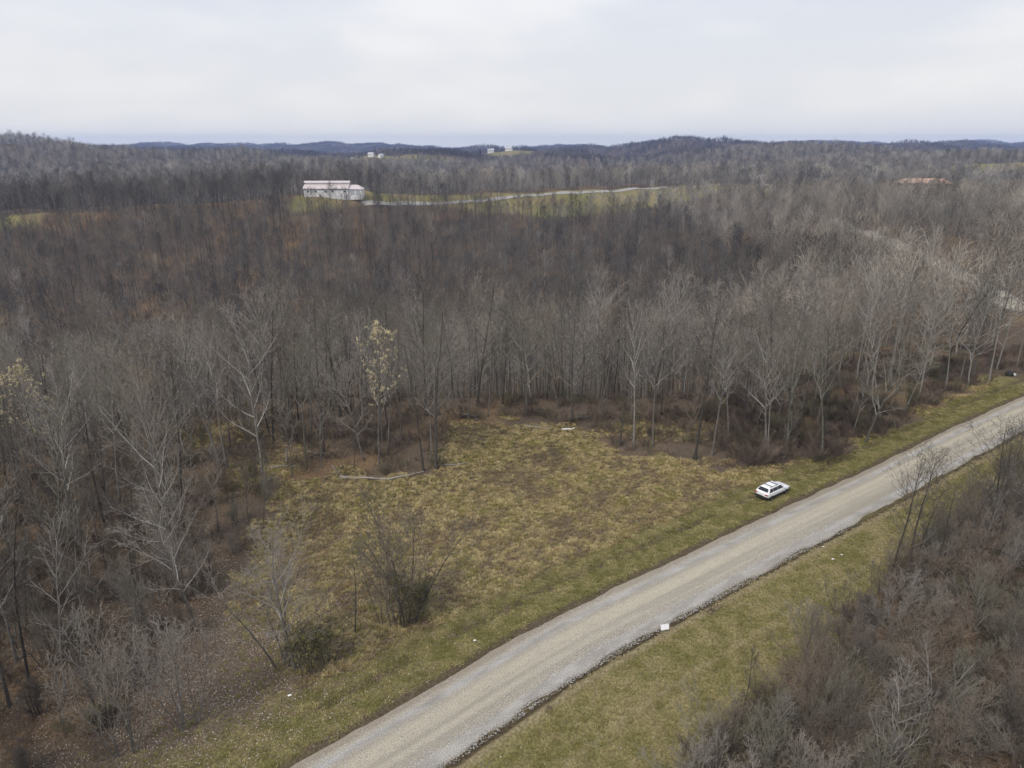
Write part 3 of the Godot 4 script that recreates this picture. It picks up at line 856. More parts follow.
	# loose stones on the road edges
	var st := MB.new()
	var ring := [Vector3(1, 0, 0.1), Vector3(0.3, 0.1, 0.9), Vector3(-0.8, 0, 0.5), Vector3(-0.7, 0.1, -0.6), Vector3(0.4, 0, -0.9)]
	for j in 5: st.tri(ring[j], Vector3(0.05, 0.75, 0), ring[(j + 1) % 5], Color.WHITE)
	var gw := []
	var gt := []
	for k in 70000:
		var i := rng.randi_range(50, 200)
		var off := 1.75 + rng.randfn() * 0.55
		if rng.randf() < 0.35: off = -2.7 + rng.randfn() * 0.5
		elif rng.randf() < 0.25: off = rng.randf_range(-3.4, 2.7)
		if off > 2.75 or off < -4.2: continue
		var t := (road_pts[i + 1] - road_pts[i]).normalized()
		var p := road_pts[i].lerp(road_pts[i + 1], rng.randf()) + Vector2(t.y, -t.x) * off
		if not in_view(p.x, p.y, 2.0): continue
		gw.append(Transform3D(Basis(Vector3.UP, rng.randf() * TAU).scaled(Vector3.ONE * rng.randf_range(0.015, 0.055)), Vector3(p.x, base_height(p.x, p.y) + 0.02 - 0.006 * off * off - 0.08 * float(off > 2.35 or off < -3.8), -p.y)))
		gt.append(Color(0.42, 0.405, 0.385) * rng.randf_range(0.5, 1.15))
	var gravel := Node3D.new()
	gravel.name = numbered("gravel"); add_child(gravel)
	tag(gravel, "loose grey stones lying along the edges of the gravel road", "gravel", "", "stuff")
	scatter("loose_stones", st.commit(M.stone), gw, gt, gravel)
	# brush under the trees
	var bw := [[], [], []]
	var bt := [[], [], []]
	for k in 12000:
		var x := rng.randf_range(-95, 115)
		var d := rng.randf_range(24, 135)
		if not in_view(x, d, 4.0) or open_ground(x, d): continue
		var q := road_at(x, d)
		var thick: bool = zone(x, d)[1] == "trees of the roadside thicket"
		var edge := x > 28.0 and x < 62.0 and d > 80.0 and d < 102.0
		if not edge and rng.randf() < (0.3 if thick else 0.5): continue
		if x > -27.0 and x < -14.0 and d < 52.0 and rng.randf() < 0.8: continue
		var sc := rng.randf_range(0.6, 1.2) * (1.0 if thick or edge else 0.75)
		bw[k % 3].append(Transform3D(Basis(Vector3.UP, rng.randf() * TAU).scaled(Vector3(sc, sc, sc)), Vector3(x, height(x, d), -d)))
		bt[k % 3].append((Color(1.0, 0.95, 0.9) if rng.randf() < 0.7 else Color(0.9, 1.0, 0.75)) * rng.randf_range(0.5, 1.1) * (1.15 if thick else 0.9))
	var under := Node3D.new()
	under.name = numbered("undergrowth"); add_child(under)
	tag(under, "tangled reddish brown brambles and brush under the trees and in the thicket", "undergrowth", "", "stuff")
	for j in 3: scatter("brambles", kinds.brush[j].mesh, bw[j], bt[j], under)

# ---------------------------------------------------------------- built things
func ring_loft(mb: MB, rings: Array, col: Color, cap := true) -> void:
	var m: int = rings[0].size()
	for k in rings.size() - 1:
		for s in m:
			var t := (s + 1) % m
			mb.quad(rings[k][s], rings[k][t], rings[k + 1][t], rings[k + 1][s], col)
	if cap:
		for s in range(1, m - 1):
			mb.tri(rings[0][0], rings[0][s + 1], rings[0][s], col)
			mb.tri(rings[-1][0], rings[-1][s], rings[-1][s + 1], col)
func panel(a: Vector3, b: Vector3, c: Vector3, d: Vector3, thick: float) -> MB:   # a slab standing proud of the plane a b c d (anticlockwise from outside)
	var mb := MB.new()
	var n := (b - a).cross(c - a).normalized() * thick
	mb.quad(a + n, b + n, c + n, d + n, Color.WHITE)
	mb.quad(a - n, a + n, d + n, d - n, Color.WHITE); mb.quad(b + n, b - n, c - n, c + n, Color.WHITE)
	mb.quad(a - n, b - n, b + n, a + n, Color.WHITE); mb.quad(d + n, c + n, c - n, d - n, Color.WHITE)
	return mb
func build_car(at: Vector3, turn: float) -> Node3D:
	var paint := plain("white_paint", Color(0.78, 0.79, 0.80), 0.3, 0.5)
	paint.clearcoat_enabled = true; paint.clearcoat = 0.6; paint.clearcoat_roughness = 0.08
	var glass := plain("dark_glass", Color(0.012, 0.014, 0.018), 0.08, 0.5)
	var black := plain("black_plastic", Color(0.03, 0.03, 0.032), 0.55, 0.4)
	var rubber := plain("rubber", Color(0.018, 0.018, 0.018), 0.85, 0.3)
	var alloy := plain("alloy", Color(0.45, 0.46, 0.47), 0.35, 0.5)
	var red := plain("red_lens", Color(0.35, 0.02, 0.018), 0.2, 0.5)
	var clear := plain("lamp_lens", Color(0.6, 0.62, 0.64), 0.12, 0.5)
	var plate := plain("plate", Color(0.65, 0.66, 0.68), 0.5, 0.4)
	var o := thing("parked_car", at, turn)
	# body: sections from nose to tail, forward is -z
	var mb := MB.new()
	var rings := []
	for s in [[-2.20, 0.62, 0.42, 0.62], [-2.12, 0.76, 0.34, 0.72], [-1.75, 0.84, 0.27, 0.80], [-1.05, 0.86, 0.25, 0.92], [-0.2, 0.865, 0.25, 0.95], [1.0, 0.865, 0.25, 0.97], [1.75, 0.85, 0.27, 0.97], [2.08, 0.80, 0.33, 0.95], [2.18, 0.72, 0.40, 0.88]]:
		var w: float = s[1]
		var lo: float = s[2]
		var hi: float = s[3]
		var r := []
		for q in [[w * 0.8, lo], [w * 0.97, lo + 0.12], [w, lerpf(lo, hi, 0.55)], [w * 0.975, hi - 0.07], [w * 0.90, hi], [w * 0.5, hi + 0.025], [-w * 0.5, hi + 0.025], [-w * 0.90, hi], [-w * 0.975, hi - 0.07], [-w, lerpf(lo, hi, 0.55)], [-w * 0.97, lo + 0.12], [-w * 0.8, lo]]:
			r.append(Vector3(q[0], q[1], s[0]))
		rings.append(r)
	ring_loft(mb, rings, Color.WHITE)
	part("body", mb.commit(paint), o)
	# cabin shell
	var B := func(x: float, y: float, z: float) -> Vector3: return Vector3(x, y, z)
	mb = MB.new()
	var cab := []
	for s in [[-1.12, 0.74, 0.955], [-0.48, 0.60, 1.36], [-0.25, 0.585, 1.405], [0.7, 0.58, 1.42], [1.45, 0.57, 1.395], [1.62, 0.58, 1.36], [2.06, 0.70, 0.965]]:
		var w: float = s[1]
		var y: float = s[2]
		cab.append([Vector3(0.79, 0.93, s[0]), Vector3(w + (0.79 - w) * 0.06, y - 0.03, s[0]), Vector3(w - 0.08, y, s[0]), Vector3(-w + 0.08, y, s[0]), Vector3(-w - (0.79 - w) * 0.06, y - 0.03, s[0]), Vector3(-0.79, 0.93, s[0])])
	ring_loft(mb, cab, Color.WHITE)
	part("cabin", mb.commit(paint), o)
	# glass set proud of the shell
	part("windscreen", panel(Vector3(0.66, 0.99, -1.07), Vector3(-0.66, 0.99, -1.07), Vector3(-0.53, 1.335, -0.52), Vector3(0.53, 1.335, -0.52), 0.012).commit(glass), o)
	part("rear_window", panel(Vector3(-0.64, 1.03, 1.99), Vector3(0.64, 1.03, 1.99), Vector3(0.53, 1.33, 1.655), Vector3(-0.53, 1.33, 1.655), 0.012).commit(glass), o)
	for sx in [1.0, -1.0]:
		for w in [[-0.80, -0.42, 0.22, 0.22], [0.28, 0.28, 1.02, 1.02], [1.09, 1.09, 1.50, 1.78]]:
			var a := Vector3(0.795 * sx, 0.985, w[0])
			var b := Vector3(0.617 * sx, 1.325, w[1])
			var c := Vector3(0.612 * sx, 1.325, w[2])
			var e := Vector3(0.795 * sx, 0.985, w[3])
			part("side_window", (panel(e, a, b, c, 0.012) if sx > 0 else panel(a, e, c, b, 0.012)).commit(glass), o)
		mb = MB.new()
		mb.box(Vector3(minf(0.83 * sx, 0.885 * sx), 0.22, -1.75), Vector3(maxf(0.83 * sx, 0.885 * sx), 0.50, 1.85), Color.WHITE)
		part("side_cladding", mb.commit(black), o)
		mb = MB.new()
		mb.box(Vector3(minf(0.80 * sx, 0.96 * sx), 0.95, -0.86), Vector3(maxf(0.80 * sx, 0.96 * sx), 1.07, -0.74), Color.WHITE)
		part("mirror", mb.commit(paint), o)
		mb = MB.new()
		mb.box(Vector3(minf(0.50 * sx, 0.77 * sx), 0.70, 2.09), Vector3(maxf(0.50 * sx, 0.77 * sx), 0.86, 2.20), Color.WHITE)
		part("tail_light", mb.commit(red), o)
		mb = MB.new()
		mb.box(Vector3(minf(0.42 * sx, 0.73 * sx), 0.56, -2.19), Vector3(maxf(0.42 * sx, 0.73 * sx), 0.68, -2.06), Color.WHITE)
		part("headlight", mb.commit(clear), o)
		mb = MB.new()
		mb.tube(PackedVector3Array([Vector3(0.52 * sx, 1.39, -0.2), Vector3(0.52 * sx, 1.47, -0.1), Vector3(0.52 * sx, 1.48, 1.3), Vector3(0.52 * sx, 1.39, 1.42)]), PackedFloat32Array([0.02, 0.022, 0.022, 0.02]), 6, Color.WHITE, Color.WHITE)
		part("roof_rail", mb.commit(black), o)
		for z in [-1.38, 1.32]:
			var wheel := Node3D.new()
			wheel.name = "wheel"; o.add_child(wheel, true)
			wheel.position = Vector3(0.765 * sx, 0.305, z); wheel.rotation.z = -PI / 2 * sx
			var prof := [[0.17, -0.08], [0.27, -0.10], [0.302, -0.07], [0.305, 0.0], [0.302, 0.07], [0.27, 0.10], [0.17, 0.105]]
			mb = MB.new()
			var rr := []
			for p in prof:
				var ring := []
				for k in 20: ring.append(Vector3(cos(TAU * k / 20) * p[0], p[1], -sin(TAU * k / 20) * p[0]))
				rr.append(ring)
			ring_loft(mb, rr, Color.WHITE, false)
			part("tyre", mb.commit(rubber), wheel)
			mb = MB.new()
			for k in 20:
				var a0 := TAU * k / 20
				var a1 := TAU * (k + 1) / 20
				mb.tri(Vector3(0, 0.115, 0), Vector3(cos(a1) * 0.175, 0.095, -sin(a1) * 0.175), Vector3(cos(a0) * 0.175, 0.095, -sin(a0) * 0.175), Color.WHITE)
			part("rim", mb.commit(alloy), wheel)
	mb = MB.new()
	mb.box(Vector3(-0.80, 0.30, 2.02), Vector3(0.80, 0.56, 2.25), Color.WHITE)
	part("rear_bumper", mb.commit(black), o)
	mb = MB.new()
	mb.box(Vector3(-0.76, 0.30, -2.26), Vector3(0.76, 0.50, -2.05), Color.WHITE)
	part("front_bumper", mb.commit(black), o)
	mb = MB.new()
	mb.box(Vector3(-0.18, 0.60, 2.15), Vector3(0.18, 0.70, 2.215), Color.WHITE)
	part("licence_plate", mb.commit(plate), o)
	for z in [0.1, 1.05]:
		mb = MB.new()
		mb.box(Vector3(-0.58, 1.475, z - 0.035), Vector3(0.58, 1.515, z + 0.035), Color.WHITE)
		part("roof_crossbar", mb.commit(black), o)
	return o
func stick(mb: MB, a: Vector3, b: Vector3, r: float, col: Color, bend := 0.06) -> void:
	var pts := PackedVector3Array()
	var rad := PackedFloat32Array()
	for k in 5:
		pts.append(a.lerp(b, k / 4.0) + rv() * bend * float(k > 0))
		rad.append(r * (1.0 - 0.13 * k))
	mb.tube(pts, rad, 6, col, col)
func make_things() -> void:
	rng.seed = 8
	var cx := 29.7
	var cd := 72.9
	tag(build_car(Vector3(cx, height(cx, cd) + 0.02, -cd), -0.93), "white station wagon with roof rack parked on the grass beside the road", "car")
	# yard sign
	var sx := 12.55
	var sd := 48.6
	var o := thing("yard_sign", Vector3(sx, height(sx, sd), -sd), 0.25)
	var mb := MB.new()
	mb.box(Vector3(-0.36, 0.22, -0.008), Vector3(0.36, 0.68, 0.008), Color.WHITE)
	var face := part("face", mb.commit(plain("sign_white", Color(0.8, 0.8, 0.82), 0.5)), o)
	for s in [-0.24, 0.24]:
		mb = MB.new()
		mb.box(Vector3(s - 0.012, -0.15, -0.024), Vector3(s + 0.012, 0.66, -0.0085), Color.WHITE)
		part("leg", mb.commit(plain("wire", Color(0.2, 0.2, 0.2), 0.5)), o)
	o.rotation.x = -0.35
	tag(o, "small blank white yard sign on wire legs at the edge of the gravel road", "sign")
	# scraps of litter
	var white := plain("scrap_white", Color(0.72, 0.72, 0.72), 0.6)
	for e in [[30.8, 61.5, 0.10, "tiny white scrap on the verge, apart from the two others by the thicket"], [30.9, 59.5, 0.15, "white crumpled scrap on the pale mown line of the verge"], [32.1, 60.3, 0.12, "white rounded scrap at the upper end of the pale mown line"], [-3.0, 47.7, 0.15, "white scrap of paper on the green strip beside the road"], [-16.2, 41.8, 0.16, "pale scrap among the fallen leaves by the roadside bush"]]:
		mb = MB.new()
		var pts := []
		for k in 9: pts.append(Vector3(cos(TAU * k / 9) * rng.randf_range(0.7, 1.2), rng.randf_range(0.0, 0.25), -sin(TAU * k / 9) * rng.randf_range(0.5, 0.8)) * e[2])
		for k in 9: mb.tri(Vector3(0, e[2] * 0.7, 0), pts[k], pts[(k + 1) % 9], Color.WHITE)
		for k in 9: mb.tri(Vector3(0, -e[2] * 0.2, 0), pts[(k + 1) % 9], pts[k], Color.WHITE)
		var s := single("litter", mb.commit(white))
		s.position = Vector3(e[0], height(e[0], e[1]) + 0.08, -e[1])
		tag(s, e[3], "litter", "white scraps on the grass")
	# marker stake in the thicket
	o = thing("marker_stake", Vector3(26.8, height(26.8, 45.5), -45.5))
	mb = MB.new(); mb.box(Vector3(-0.03, -0.2, -0.03), Vector3(0.03, 1.2, 0.03), Color.WHITE)
	part("post", mb.commit(plain("grey_wood", Color(0.3, 0.28, 0.25), 0.8)), o)
	mb = MB.new(); mb.box(Vector3(-0.055, 1.2, -0.055), Vector3(0.055, 1.62, 0.055), Color.WHITE)
	part("white_top", mb.commit(white), o)
	tag(o, "slim stake with white top standing in the thicket edge", "stake")
	# fallen logs at the clearing's corner
	var wood_pale := Color(0.36, 0.335, 0.30)
	var wood_dark := Color(0.12, 0.10, 0.085)
	for e in [[Vector2(-20.6, 77.2), Vector2(-14.6, 76.2), 0.17, wood_pale, "long pale fallen log lying along the clearing's inner corner"], [Vector2(-14.7, 76.5), Vector2(-10.8, 78.8), 0.13, wood_pale, "crooked pale fallen limb reaching from the long log to the dark trunk"], [Vector2(-22.2, 80.0), Vector2(-20.8, 77.8), 0.12, Color(0.3, 0.27, 0.24), "short grey log behind the end of the long pale log"],
			[Vector2(-30, 79.6), Vector2(-26.6, 80.2), 0.14, Color(0.32, 0.29, 0.27), "grey log lying near the broken white stump"], [Vector2(-9.2, 80.2), Vector2(-4.8, 81.0), 0.10, Color(0.3, 0.28, 0.26), "thin grey limb lying beside the large dark trunk"], [Vector2(2.0, 93.6), Vector2(5.4, 92.4), 0.14, Color(0.36, 0.33, 0.3), "grey log on the grass under the wood behind the clearing"]]:
		mb = MB.new()
		var a := Vector3(e[0].x, height(e[0].x, e[0].y) + e[2], -e[0].y)
		var b := Vector3(e[1].x, height(e[1].x, e[1].y) + e[2], -e[1].y)
		o = thing("fallen_log", a)
		stick(mb, Vector3.ZERO, b - a, e[2], e[3], 0.12)
		part("stem", mb.commit(M.bark), o)
		for k in 3:
			mb = MB.new()
			var p := (b - a) * rng.randf_range(0.3, 0.95)
			stick(mb, p, p + Vector3(rng.randf_range(-0.9, 0.9), rng.randf_range(0.1, 0.7), rng.randf_range(-0.6, 0.6)), e[2] * 0.35, e[3])
			part("side_branch", mb.commit(M.bark), o)
		tag(o, e[4], "log")
	# brush piles and a broken stump
	for e in [[-6.2, 96.0, 2.2, "dark pile of dead branches at the wood edge by the yellow grass"], [9.8, 95.5, 2.6, "long low pile of dead branches under the wood behind the clearing"], [-24.5, 82.6, 2.4, "dark heap of branches behind the long pale log"], [-11.8, 98.0, 1.8, "grey branch heap at the far corner of the clearing"], [34.0, 83.4, 2.0, "heap of dead branches under the trees near the car"]]:
		o = thing("brush_pile", Vector3(e[0], height(e[0], e[1]), -e[1]))
		for k in 22:
			mb = MB.new()
			var a := rng.randf() * TAU
			var p: Vector3 = Vector3(rng.randf_range(-1, 1), rng.randf_range(0.05, 0.7), rng.randf_range(-0.5, 0.5)) * e[2] * 0.6
			var l := rng.randf_range(0.5, 1.3)
			stick(mb, p - Vector3(cos(a) * l, 0.1 * l, sin(a) * l * 0.5), p + Vector3(cos(a) * l, rng.randf_range(-0.2, 0.4), sin(a) * l * 0.5), rng.randf_range(0.03, 0.09), wood_dark.lerp(Color(0.3, 0.27, 0.25), rng.randf() * rng.randf()))
			part("branch", mb.commit(M.bark), o)
		tag(o, e[3], "brush pile")
	o = thing("broken_stump", Vector3(-28.2, height(-28.2, 81.0), -81.0))
	mb = MB.new(); stick(mb, Vector3(0, -0.3, 0), Vector3(0.25, 1.9, 0.1), 0.2, Color(0.42, 0.38, 0.33), 0.05)
	part("trunk", mb.commit(M.bark), o)
	mb = MB.new(); mb.cone(Vector3(0.22, 1.7, 0.1), Vector3(0.5, 2.7, 0.1), 0.13, Color(0.6, 0.56, 0.5)); mb.cone(Vector3(0.2, 1.7, 0.1), Vector3(0.0, 2.3, 0.2), 0.09, Color(0.6, 0.56, 0.5))
	part("splintered_top", mb.commit(M.bark), o)
	tag(o, "broken tree stump with white splintered top beside the branch heap", "stump")
	# white bundle at the far edge of the clearing
	mb = MB.new(); stick(mb, Vector3(-0.9, 0.15, 0), Vector3(0.9, 0.2, -0.2), 0.2, Color(0.72, 0.71, 0.69), 0.08)
	var wl := single("birch_log", mb.commit(M.bark))
	wl.position = Vector3(7.9, height(7.9, 92.3), -92.3)
	tag(wl, "short white log on the grass at the clearing's far edge", "log")
	# dumped black bag on the verge
	o = thing("black_bag", Vector3(86.0, height(86.0, 117.0), -117.0))
	mb = MB.new()
	var rr := []
	for j in 6:
		var ring := []
		for k in 12: ring.append(Vector3(cos(TAU * k / 12), 0, -sin(TAU * k / 12)) * ([0.7, 0.95, 1.0, 0.8, 0.45, 0.12][j] + rng.randf_range(-0.08, 0.08)) + Vector3(0, [-0.05, 0.2, 0.55, 0.95, 1.2, 1.35][j], 0))
		rr.append(ring)
	ring_loft(mb, rr, Color.WHITE)
	part("sack", mb.commit(plain("black_film", Color(0.012, 0.012, 0.014), 0.4)), o)
	mb = MB.new(); mb.box(Vector3(0.55, 0.35, 0.45), Vector3(1.0, 0.75, 0.9), Color.WHITE)
	part("white_patch", mb.commit(white), o)
	o.scale = Vector3.ONE * 0.7
	tag(o, "bulky black sack with a white patch dumped at the wood edge by the verge", "sack")

# ---------------------------------------------------------------- far buildings
func build_barn() -> void:
	var o := thing("farm_building", Vector3(-121.5, height(-121.5, 500.0) - 0.3, -500.0), 0.06)
	var wall := plain("white_wall", Color(0.70, 0.70, 0.70), 0.7)
	var roof := plain("rusty_roof", Color(0.50, 0.44, 0.43), 0.6)
	var dark := plain("dark_opening", Color(0.05, 0.05, 0.055), 0.5)
	var W := Color.WHITE
	var mb := MB.new()
	mb.box(Vector3(-18, -5, -8), Vector3(11, 4.2, 8), W)
	part("wall", mb.commit(wall), o)
	mb = MB.new()
	mb.quad(Vector3(-18.6, 4.0, 8.8), Vector3(11.5, 4.0, 8.8), Vector3(11.5, 7.0, 2.5), Vector3(-18.6, 7.0, 2.5), W); mb.quad(Vector3(-18.6, 7.0, -2.5), Vector3(11.5, 7.0, -2.5), Vector3(11.5, 4.0, -8.8), Vector3(-18.6, 4.0, -8.8), W)
	mb.quad(Vector3(-18.6, 3.8, 8.8), Vector3(11.5, 3.8, 8.8), Vector3(11.5, 4.0, 8.8), Vector3(-18.6, 4.0, 8.8), W)
	part("lower_roof", mb.commit(roof), o)
	mb = MB.new(); mb.box(Vector3(-18, 4.2, -2.4), Vector3(11, 8.4, 2.4), W)
	part("clerestory_wall", mb.commit(wall), o)
	mb = MB.new()
	mb.quad(Vector3(-18.8, 8.3, 3.2), Vector3(11.8, 8.3, 3.2), Vector3(11.8, 9.7, 0), Vector3(-18.8, 9.7, 0), W); mb.quad(Vector3(-18.8, 9.7, 0), Vector3(11.8, 9.7, 0), Vector3(11.8, 8.3, -3.2), Vector3(-18.8, 8.3, -3.2), W)
	part("upper_roof", mb.commit(roof), o)
	for k in [0.0, 1.3, 3.0, 4.1, 6.2]:
		mb = MB.new(); mb.box(Vector3(-16 + k * 3.9, 1.0, 8.0), Vector3(-14.6 + k * 3.9, 2.3, 8.06), W)
		part("window", mb.commit(dark), o)
	mb = MB.new(); mb.box(Vector3(11.02, -5, -6), Vector3(20, 3.4, 7), W)
	part("annex_wall", mb.commit(wall), o)
	mb = MB.new()
	mb.quad(Vector3(11.2, 3.4, 7.6), Vector3(20.6, 3.2, 7.6), Vector3(17, 6.4, 0.5), Vector3(11.2, 6.6, 0.5), W); mb.quad(Vector3(11.2, 6.6, 0.5), Vector3(17, 6.4, 0.5), Vector3(20.6, 3.2, -6.6), Vector3(11.2, 3.4, -6.6), W); mb.tri(Vector3(20.6, 3.2, 7.6), Vector3(20.6, 3.2, -6.6), Vector3(17, 6.4, 0.5), W)
	part("annex_roof", mb.commit(roof), o)
	for k in 2:
		mb = MB.new(); mb.box(Vector3(12.5 + k * 3.6, -1, 7.0), Vector3(15.3 + k * 3.6, 2.4, 7.06), W)
		part("door", mb.commit(plain("grey_door", Color(0.4, 0.42, 0.45), 0.5)), o)
	o.scale = Vector3(1.0, 0.82, 1.0)
	tag(o, "long white farm building with rusty pink stepped roof on the facing ridge", "farm building")
	# pale lane along the ridge
	var lane := catmull(PackedVector2Array([Vector2(-101, 493), Vector2(-68, 520), Vector2(-25, 560), Vector2(30, 606), Vector2(80, 640), Vector2(140, 682), Vector2(215, 731)]), 4.0)
	mb = MB.new()
	for k in lane.size():
		var t := (lane[mini(k + 1, lane.size() - 1)] - lane[maxi(k - 1, 0)]).normalized()
		for s in [-1.0, 1.0]:
			var p: Vector2 = lane[k] + Vector2(t.y, -t.x) * s * (3.2 if k < 28 else 2.2)
			mb.v.append(Vector3(p.x, base_height(p.x, p.y) + 0.35, -p.y)); mb.n.append(Vector3.UP); mb.c.append(Color(0.46, 0.44, 0.40))
		if k: mb.idx.append_array([k * 2 - 2, k * 2, k * 2 + 1, k * 2 - 2, k * 2 + 1, k * 2 - 1])
	tag(single("lane_road", mb.commit(M.gravel)), "pale gravel lane running along the facing ridge from the farm building", "road", "", "structure")
	# long hipped house
	o = thing("lodge_house", Vector3(372, height(372, 668) - 0.3, -668.0), -0.15)
	mb = MB.new(); mb.box(Vector3(-20, -2, -6), Vector3(20, 2.6, 6), W)
	part("wall", mb.commit(plain("dark_siding", Color(0.10, 0.12, 0.09), 0.7)), o)
	mb = MB.new()
	var tan := plain("tan_roof", Color(0.40, 0.265, 0.19), 0.7)
	mb.quad(Vector3(-23, 2.5, 7.5), Vector3(23, 2.5, 7.5), Vector3(16, 6.6, 0), Vector3(-16, 6.6, 0), W); mb.quad(Vector3(23, 2.5, -7.5), Vector3(-23, 2.5, -7.5), Vector3(-16, 6.6, 0), Vector3(16, 6.6, 0), W)
	mb.tri(Vector3(23, 2.5, 7.5), Vector3(23, 2.5, -7.5), Vector3(16, 6.6, 0), W); mb.tri(Vector3(-23, 2.5, -7.5), Vector3(-23, 2.5, 7.5), Vector3(-16, 6.6, 0), W)
	part("roof", mb.commit(tan), o)
	mb = MB.new()
	mb.tri(Vector3(1, 2.5, 10), Vector3(8, 2.5, 10), Vector3(4.5, 5.6, 10), W); mb.quad(Vector3(1, 2.5, 10), Vector3(4.5, 5.6, 10), Vector3(4.5, 5.6, 1.8), Vector3(1, 2.5, 7.4), W); mb.quad(Vector3(4.5, 5.6, 10), Vector3(8, 2.5, 10), Vector3(8, 2.5, 7.4), Vector3(4.5, 5.6, 1.8), W)
	part("porch_gable", mb.commit(plain("grey_gable", Color(0.2, 0.2, 0.19), 0.7)), o)
	for k in 5:
		mb = MB.new(); mb.box(Vector3(-18 + k * 7.8, 0.4, 6.0), Vector3(-16.4 + k * 7.8, 1.9, 6.05), W)
		part("window", mb.commit(dark), o)
	tag(o, "long low house with tan hipped roof among the trees on the ridge", "house")
	# small farmhouses far off
	for e in [[-365.0, 1560.0, 1.0, 0.3, "white farmhouse with dark windows on the far wooded slope"], [-283.0, 1500.0, 1.1, -0.2, "white house at the edge of the tan hillside field"], [-262.0, 1492.0, 0.9, 0.9, "small white shed beside the house on the tan hillside field"], [-57.0, 2000.0, 1.5, 0.2, "white house near the dark conifers on the far ridge"], [-8.0, 1990.0, 1.7, -0.3, "long white house on the far ridge beside the pale field"], [620.0, 2000.0, 1.4, 0.1, "pale house below the far horizon near the green hilltop field"], [-330.0, 1540.0, 0.7, 0.5, "tiny white cottage between the farmhouse and the tan field"]]:
		o = thing("farmhouse", Vector3(e[0], height(e[0], e[1]) + 1.0, -e[1]), e[3])
		o.scale = Vector3.ONE * e[2] * 0.85
		mb = MB.new(); mb.box(Vector3(-6, -6, -4), Vector3(6, 5, 4), W)
		part("wall", mb.commit(wall), o)
		mb = MB.new()
		mb.quad(Vector3(-6.5, 4.8, 4.6), Vector3(6.5, 4.8, 4.6), Vector3(6.5, 8, 0), Vector3(-6.5, 8, 0), W); mb.quad(Vector3(-6.5, 8, 0), Vector3(6.5, 8, 0), Vector3(6.5, 4.8, -4.6), Vector3(-6.5, 4.8, -4.6), W); mb.tri(Vector3(6, 5, 4), Vector3(6, 5, -4), Vector3(6, 7.8, 0), W); mb.tri(Vector3(-6, 5, -4), Vector3(-6, 5, 4), Vector3(-6, 7.8, 0), W)
		part("roof", mb.commit(plain("pale_roof", Color(0.42, 0.42, 0.43), 0.5)), o)
		for k in 3:
			mb = MB.new(); mb.box(Vector3(-4.8 + k * 3.8, 1.5, 4.0), Vector3(-3.6 + k * 3.8, 3.4, 4.05), W)
			part("window", mb.commit(dark), o)
		tag(o, e[4], "house")

func conifers() -> void:
	rng.seed = 61
	var mb := MB.new()
	for k in 260:
		var t := sqrt(rng.randf())
		var a := rng.randf() * TAU
		var y := 1.0 + 12.0 * (1.0 - t)
		var o := Vector3(cos(a), 0, sin(a))
		mb.cone(Vector3(0, y, 0), Vector3(0, y - 0.7, 0) + o * (0.4 + 3.2 * t) * rng.randf_range(0.8, 1.15), 0.38, Color(0.045, 0.065, 0.035) * rng.randf_range(0.7, 1.3))
	var stem := MB.new()
	stem.tube(PackedVector3Array([Vector3(0, -1, 0), Vector3(0, 7, 0), Vector3(0, 13.5, 0)]), PackedFloat32Array([0.25, 0.15, 0.03]), 6, Color(0.15, 0.11, 0.08), Color(0.15, 0.11, 0.08))
	var crown := mb.commit(M.leaf)
	var trunk := stem.commit(M.bark)
	for e in [[-84.0, 1985.0, 1.3, "large dark conifer beside the white house on the far ridge"], [-106.0, 1990.0, 0.9, "smaller dark conifer next to the large one on the far ridge"], [-170.0, 2060.0, 1.0, "dark conifer on the far hilltop field"], [905.0, 2150.0, 1.4, "dark conifer at the edge of the green hilltop field"], [936.0, 2160.0, 1.0, "small dark conifer near the green hilltop field"]]:
		var o := thing("conifer", Vector3(e[0], height(e[0], e[1]), -e[1]), e[2] * 3.0)
		o.scale = Vector3.ONE * e[2]
		part("trunk", trunk, o); part("crown", crown, o)
		tag(o, e[3], "tree")

# ---------------------------------------------------------------- sky
func make_sky() -> Sky:
	var w := 1024
	var h := 512
	var f := FastNoiseLite.new()
	f.seed = 4; f.frequency = 1.0; f.fractal_octaves = 4; f.noise_type = FastNoiseLite.TYPE_SIMPLEX_SMOOTH
	var im := Image.create(w, h, false, Image.FORMAT_RGBF)
	for j in h:
		var up := (0.5 - (j + 0.5) / h) * PI
		for i in w:
			var a := TAU * (i + 0.5) / w
			# a flat cloud sheet overhead: features stretch towards the horizon
			var k := 1.0 / (sin(maxf(up, 0.0)) + 0.16)
			var p := Vector3(sin(a) * cos(up) * k * 0.55, 0.0, cos(a) * cos(up) * k * 0.55)
			var n := f.get_noise_3d(p.x, p.y, p.z) * 0.75 + f.get_noise_3d(p.x * 3.2, 9.0, p.z * 3.2) * 0.3
			var c := Color(0.62, 0.63, 0.665).lerp(Color(0.44, 0.485, 0.58), smoothstep(-0.45, 0.3, n))
			var low := smoothstep(0.30, 0.0, up)
			c = c.lerp(Color(0.65, 0.64, 0.615), low * 0.75) * (0.84 + 0.36 * sin(maxf(up, 0.0)))   # an overcast sky brightens towards the zenith
			im.set_pixel(i, j, c)
	var m := PanoramaSkyMaterial.new()
	m.panorama = ImageTexture.create_from_image(im)
	var s := Sky.new()
	s.sky_material = m
	return s

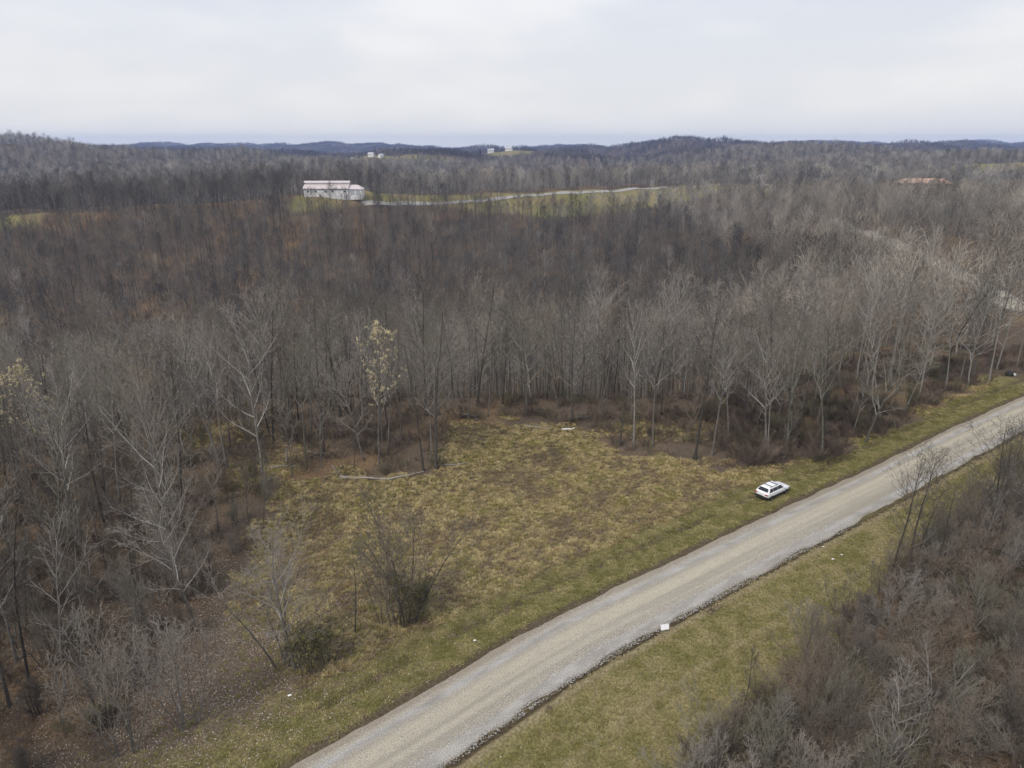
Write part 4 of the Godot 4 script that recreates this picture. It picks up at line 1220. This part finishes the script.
func _ready() -> void:
	# camera, sky, sun, exposure
	var cam := Camera3D.new()
	cam.name = "camera"
	cam.fov = 56.75; cam.far = 20000.0; cam.near = 0.5
	add_child(cam)
	cam.position = Vector3(0, 38, 0); cam.rotation_degrees = Vector3(-18.65, 0, 0)
	var env := Environment.new()
	env.background_mode = Environment.BG_SKY
	env.sky = make_sky()
	env.background_energy_multiplier = 1.0
	env.tonemap_mode = Environment.TONE_MAPPER_LINEAR
	env.tonemap_exposure = 1.62
	env.sdfgi_enabled = true; env.ssao_enabled = true; env.ssil_enabled = true
	env.fog_enabled = true
	env.fog_density = 0.00011
	env.fog_light_color = Color(0.66, 0.76, 0.97)
	var we := WorldEnvironment.new()
	we.name = "air"; we.environment = env
	add_child(we)
	var sun := DirectionalLight3D.new()
	sun.name = "sun"
	sun.light_energy = 0.5; sun.light_angular_distance = 14.0; sun.light_color = Color(1.0, 0.96, 0.9); sun.shadow_enabled = true
	sun.rotation_degrees = Vector3(-48, -38, 0)
	add_child(sun)

	rng.seed = 1
	for e in [[na, 0.11, 1], [nb, 0.45, 2], [nc, 0.022, 3], [nh, 0.00105, 7]]:
		e[0].noise_type = FastNoiseLite.TYPE_SIMPLEX_SMOOTH; e[0].frequency = e[1]; e[0].seed = e[2]; e[0].fractal_octaves = 3
	clearing = PackedVector2Array([Vector2(-30, 30), Vector2(-24, 40), Vector2(-24.5, 49), Vector2(-26, 56), Vector2(-26, 66), Vector2(-27.5, 76), Vector2(-20, 77.5), Vector2(-9, 78.6), Vector2(-9, 94), Vector2(2, 95), Vector2(11, 94), Vector2(14, 85), Vector2(28, 80), Vector2(38, 81), Vector2(48, 88), Vector2(62, 100), Vector2(84, 116), Vector2(98, 124), Vector2(104, 116), Vector2(84, 102), Vector2(42, 73), Vector2(5, 45), Vector2(-16, 27)])
	verge_side = PackedVector2Array([Vector2(-6, 28), Vector2(5.2, 44), Vector2(24, 59), Vector2(44, 74), Vector2(70, 92), Vector2(80, 96), Vector2(66, 84), Vector2(46, 68), Vector2(37, 59), Vector2(31, 53), Vector2(25, 48.5), Vector2(18.5, 42.5), Vector2(13, 38), Vector2(4, 28)])
	make_road_index()
	make_materials()
	print("ground ", Time.get_ticks_msec())
	make_ground()
	make_road()
	print("kinds ", Time.get_ticks_msec())
	make_kinds()
	build_barn()
	conifers()
	special_trees()
	print("forest ", Time.get_ticks_msec())
	make_forest()
	make_things()
	print("growth ", Time.get_ticks_msec())
	make_small_growth()
	print("done ", Time.get_ticks_msec())
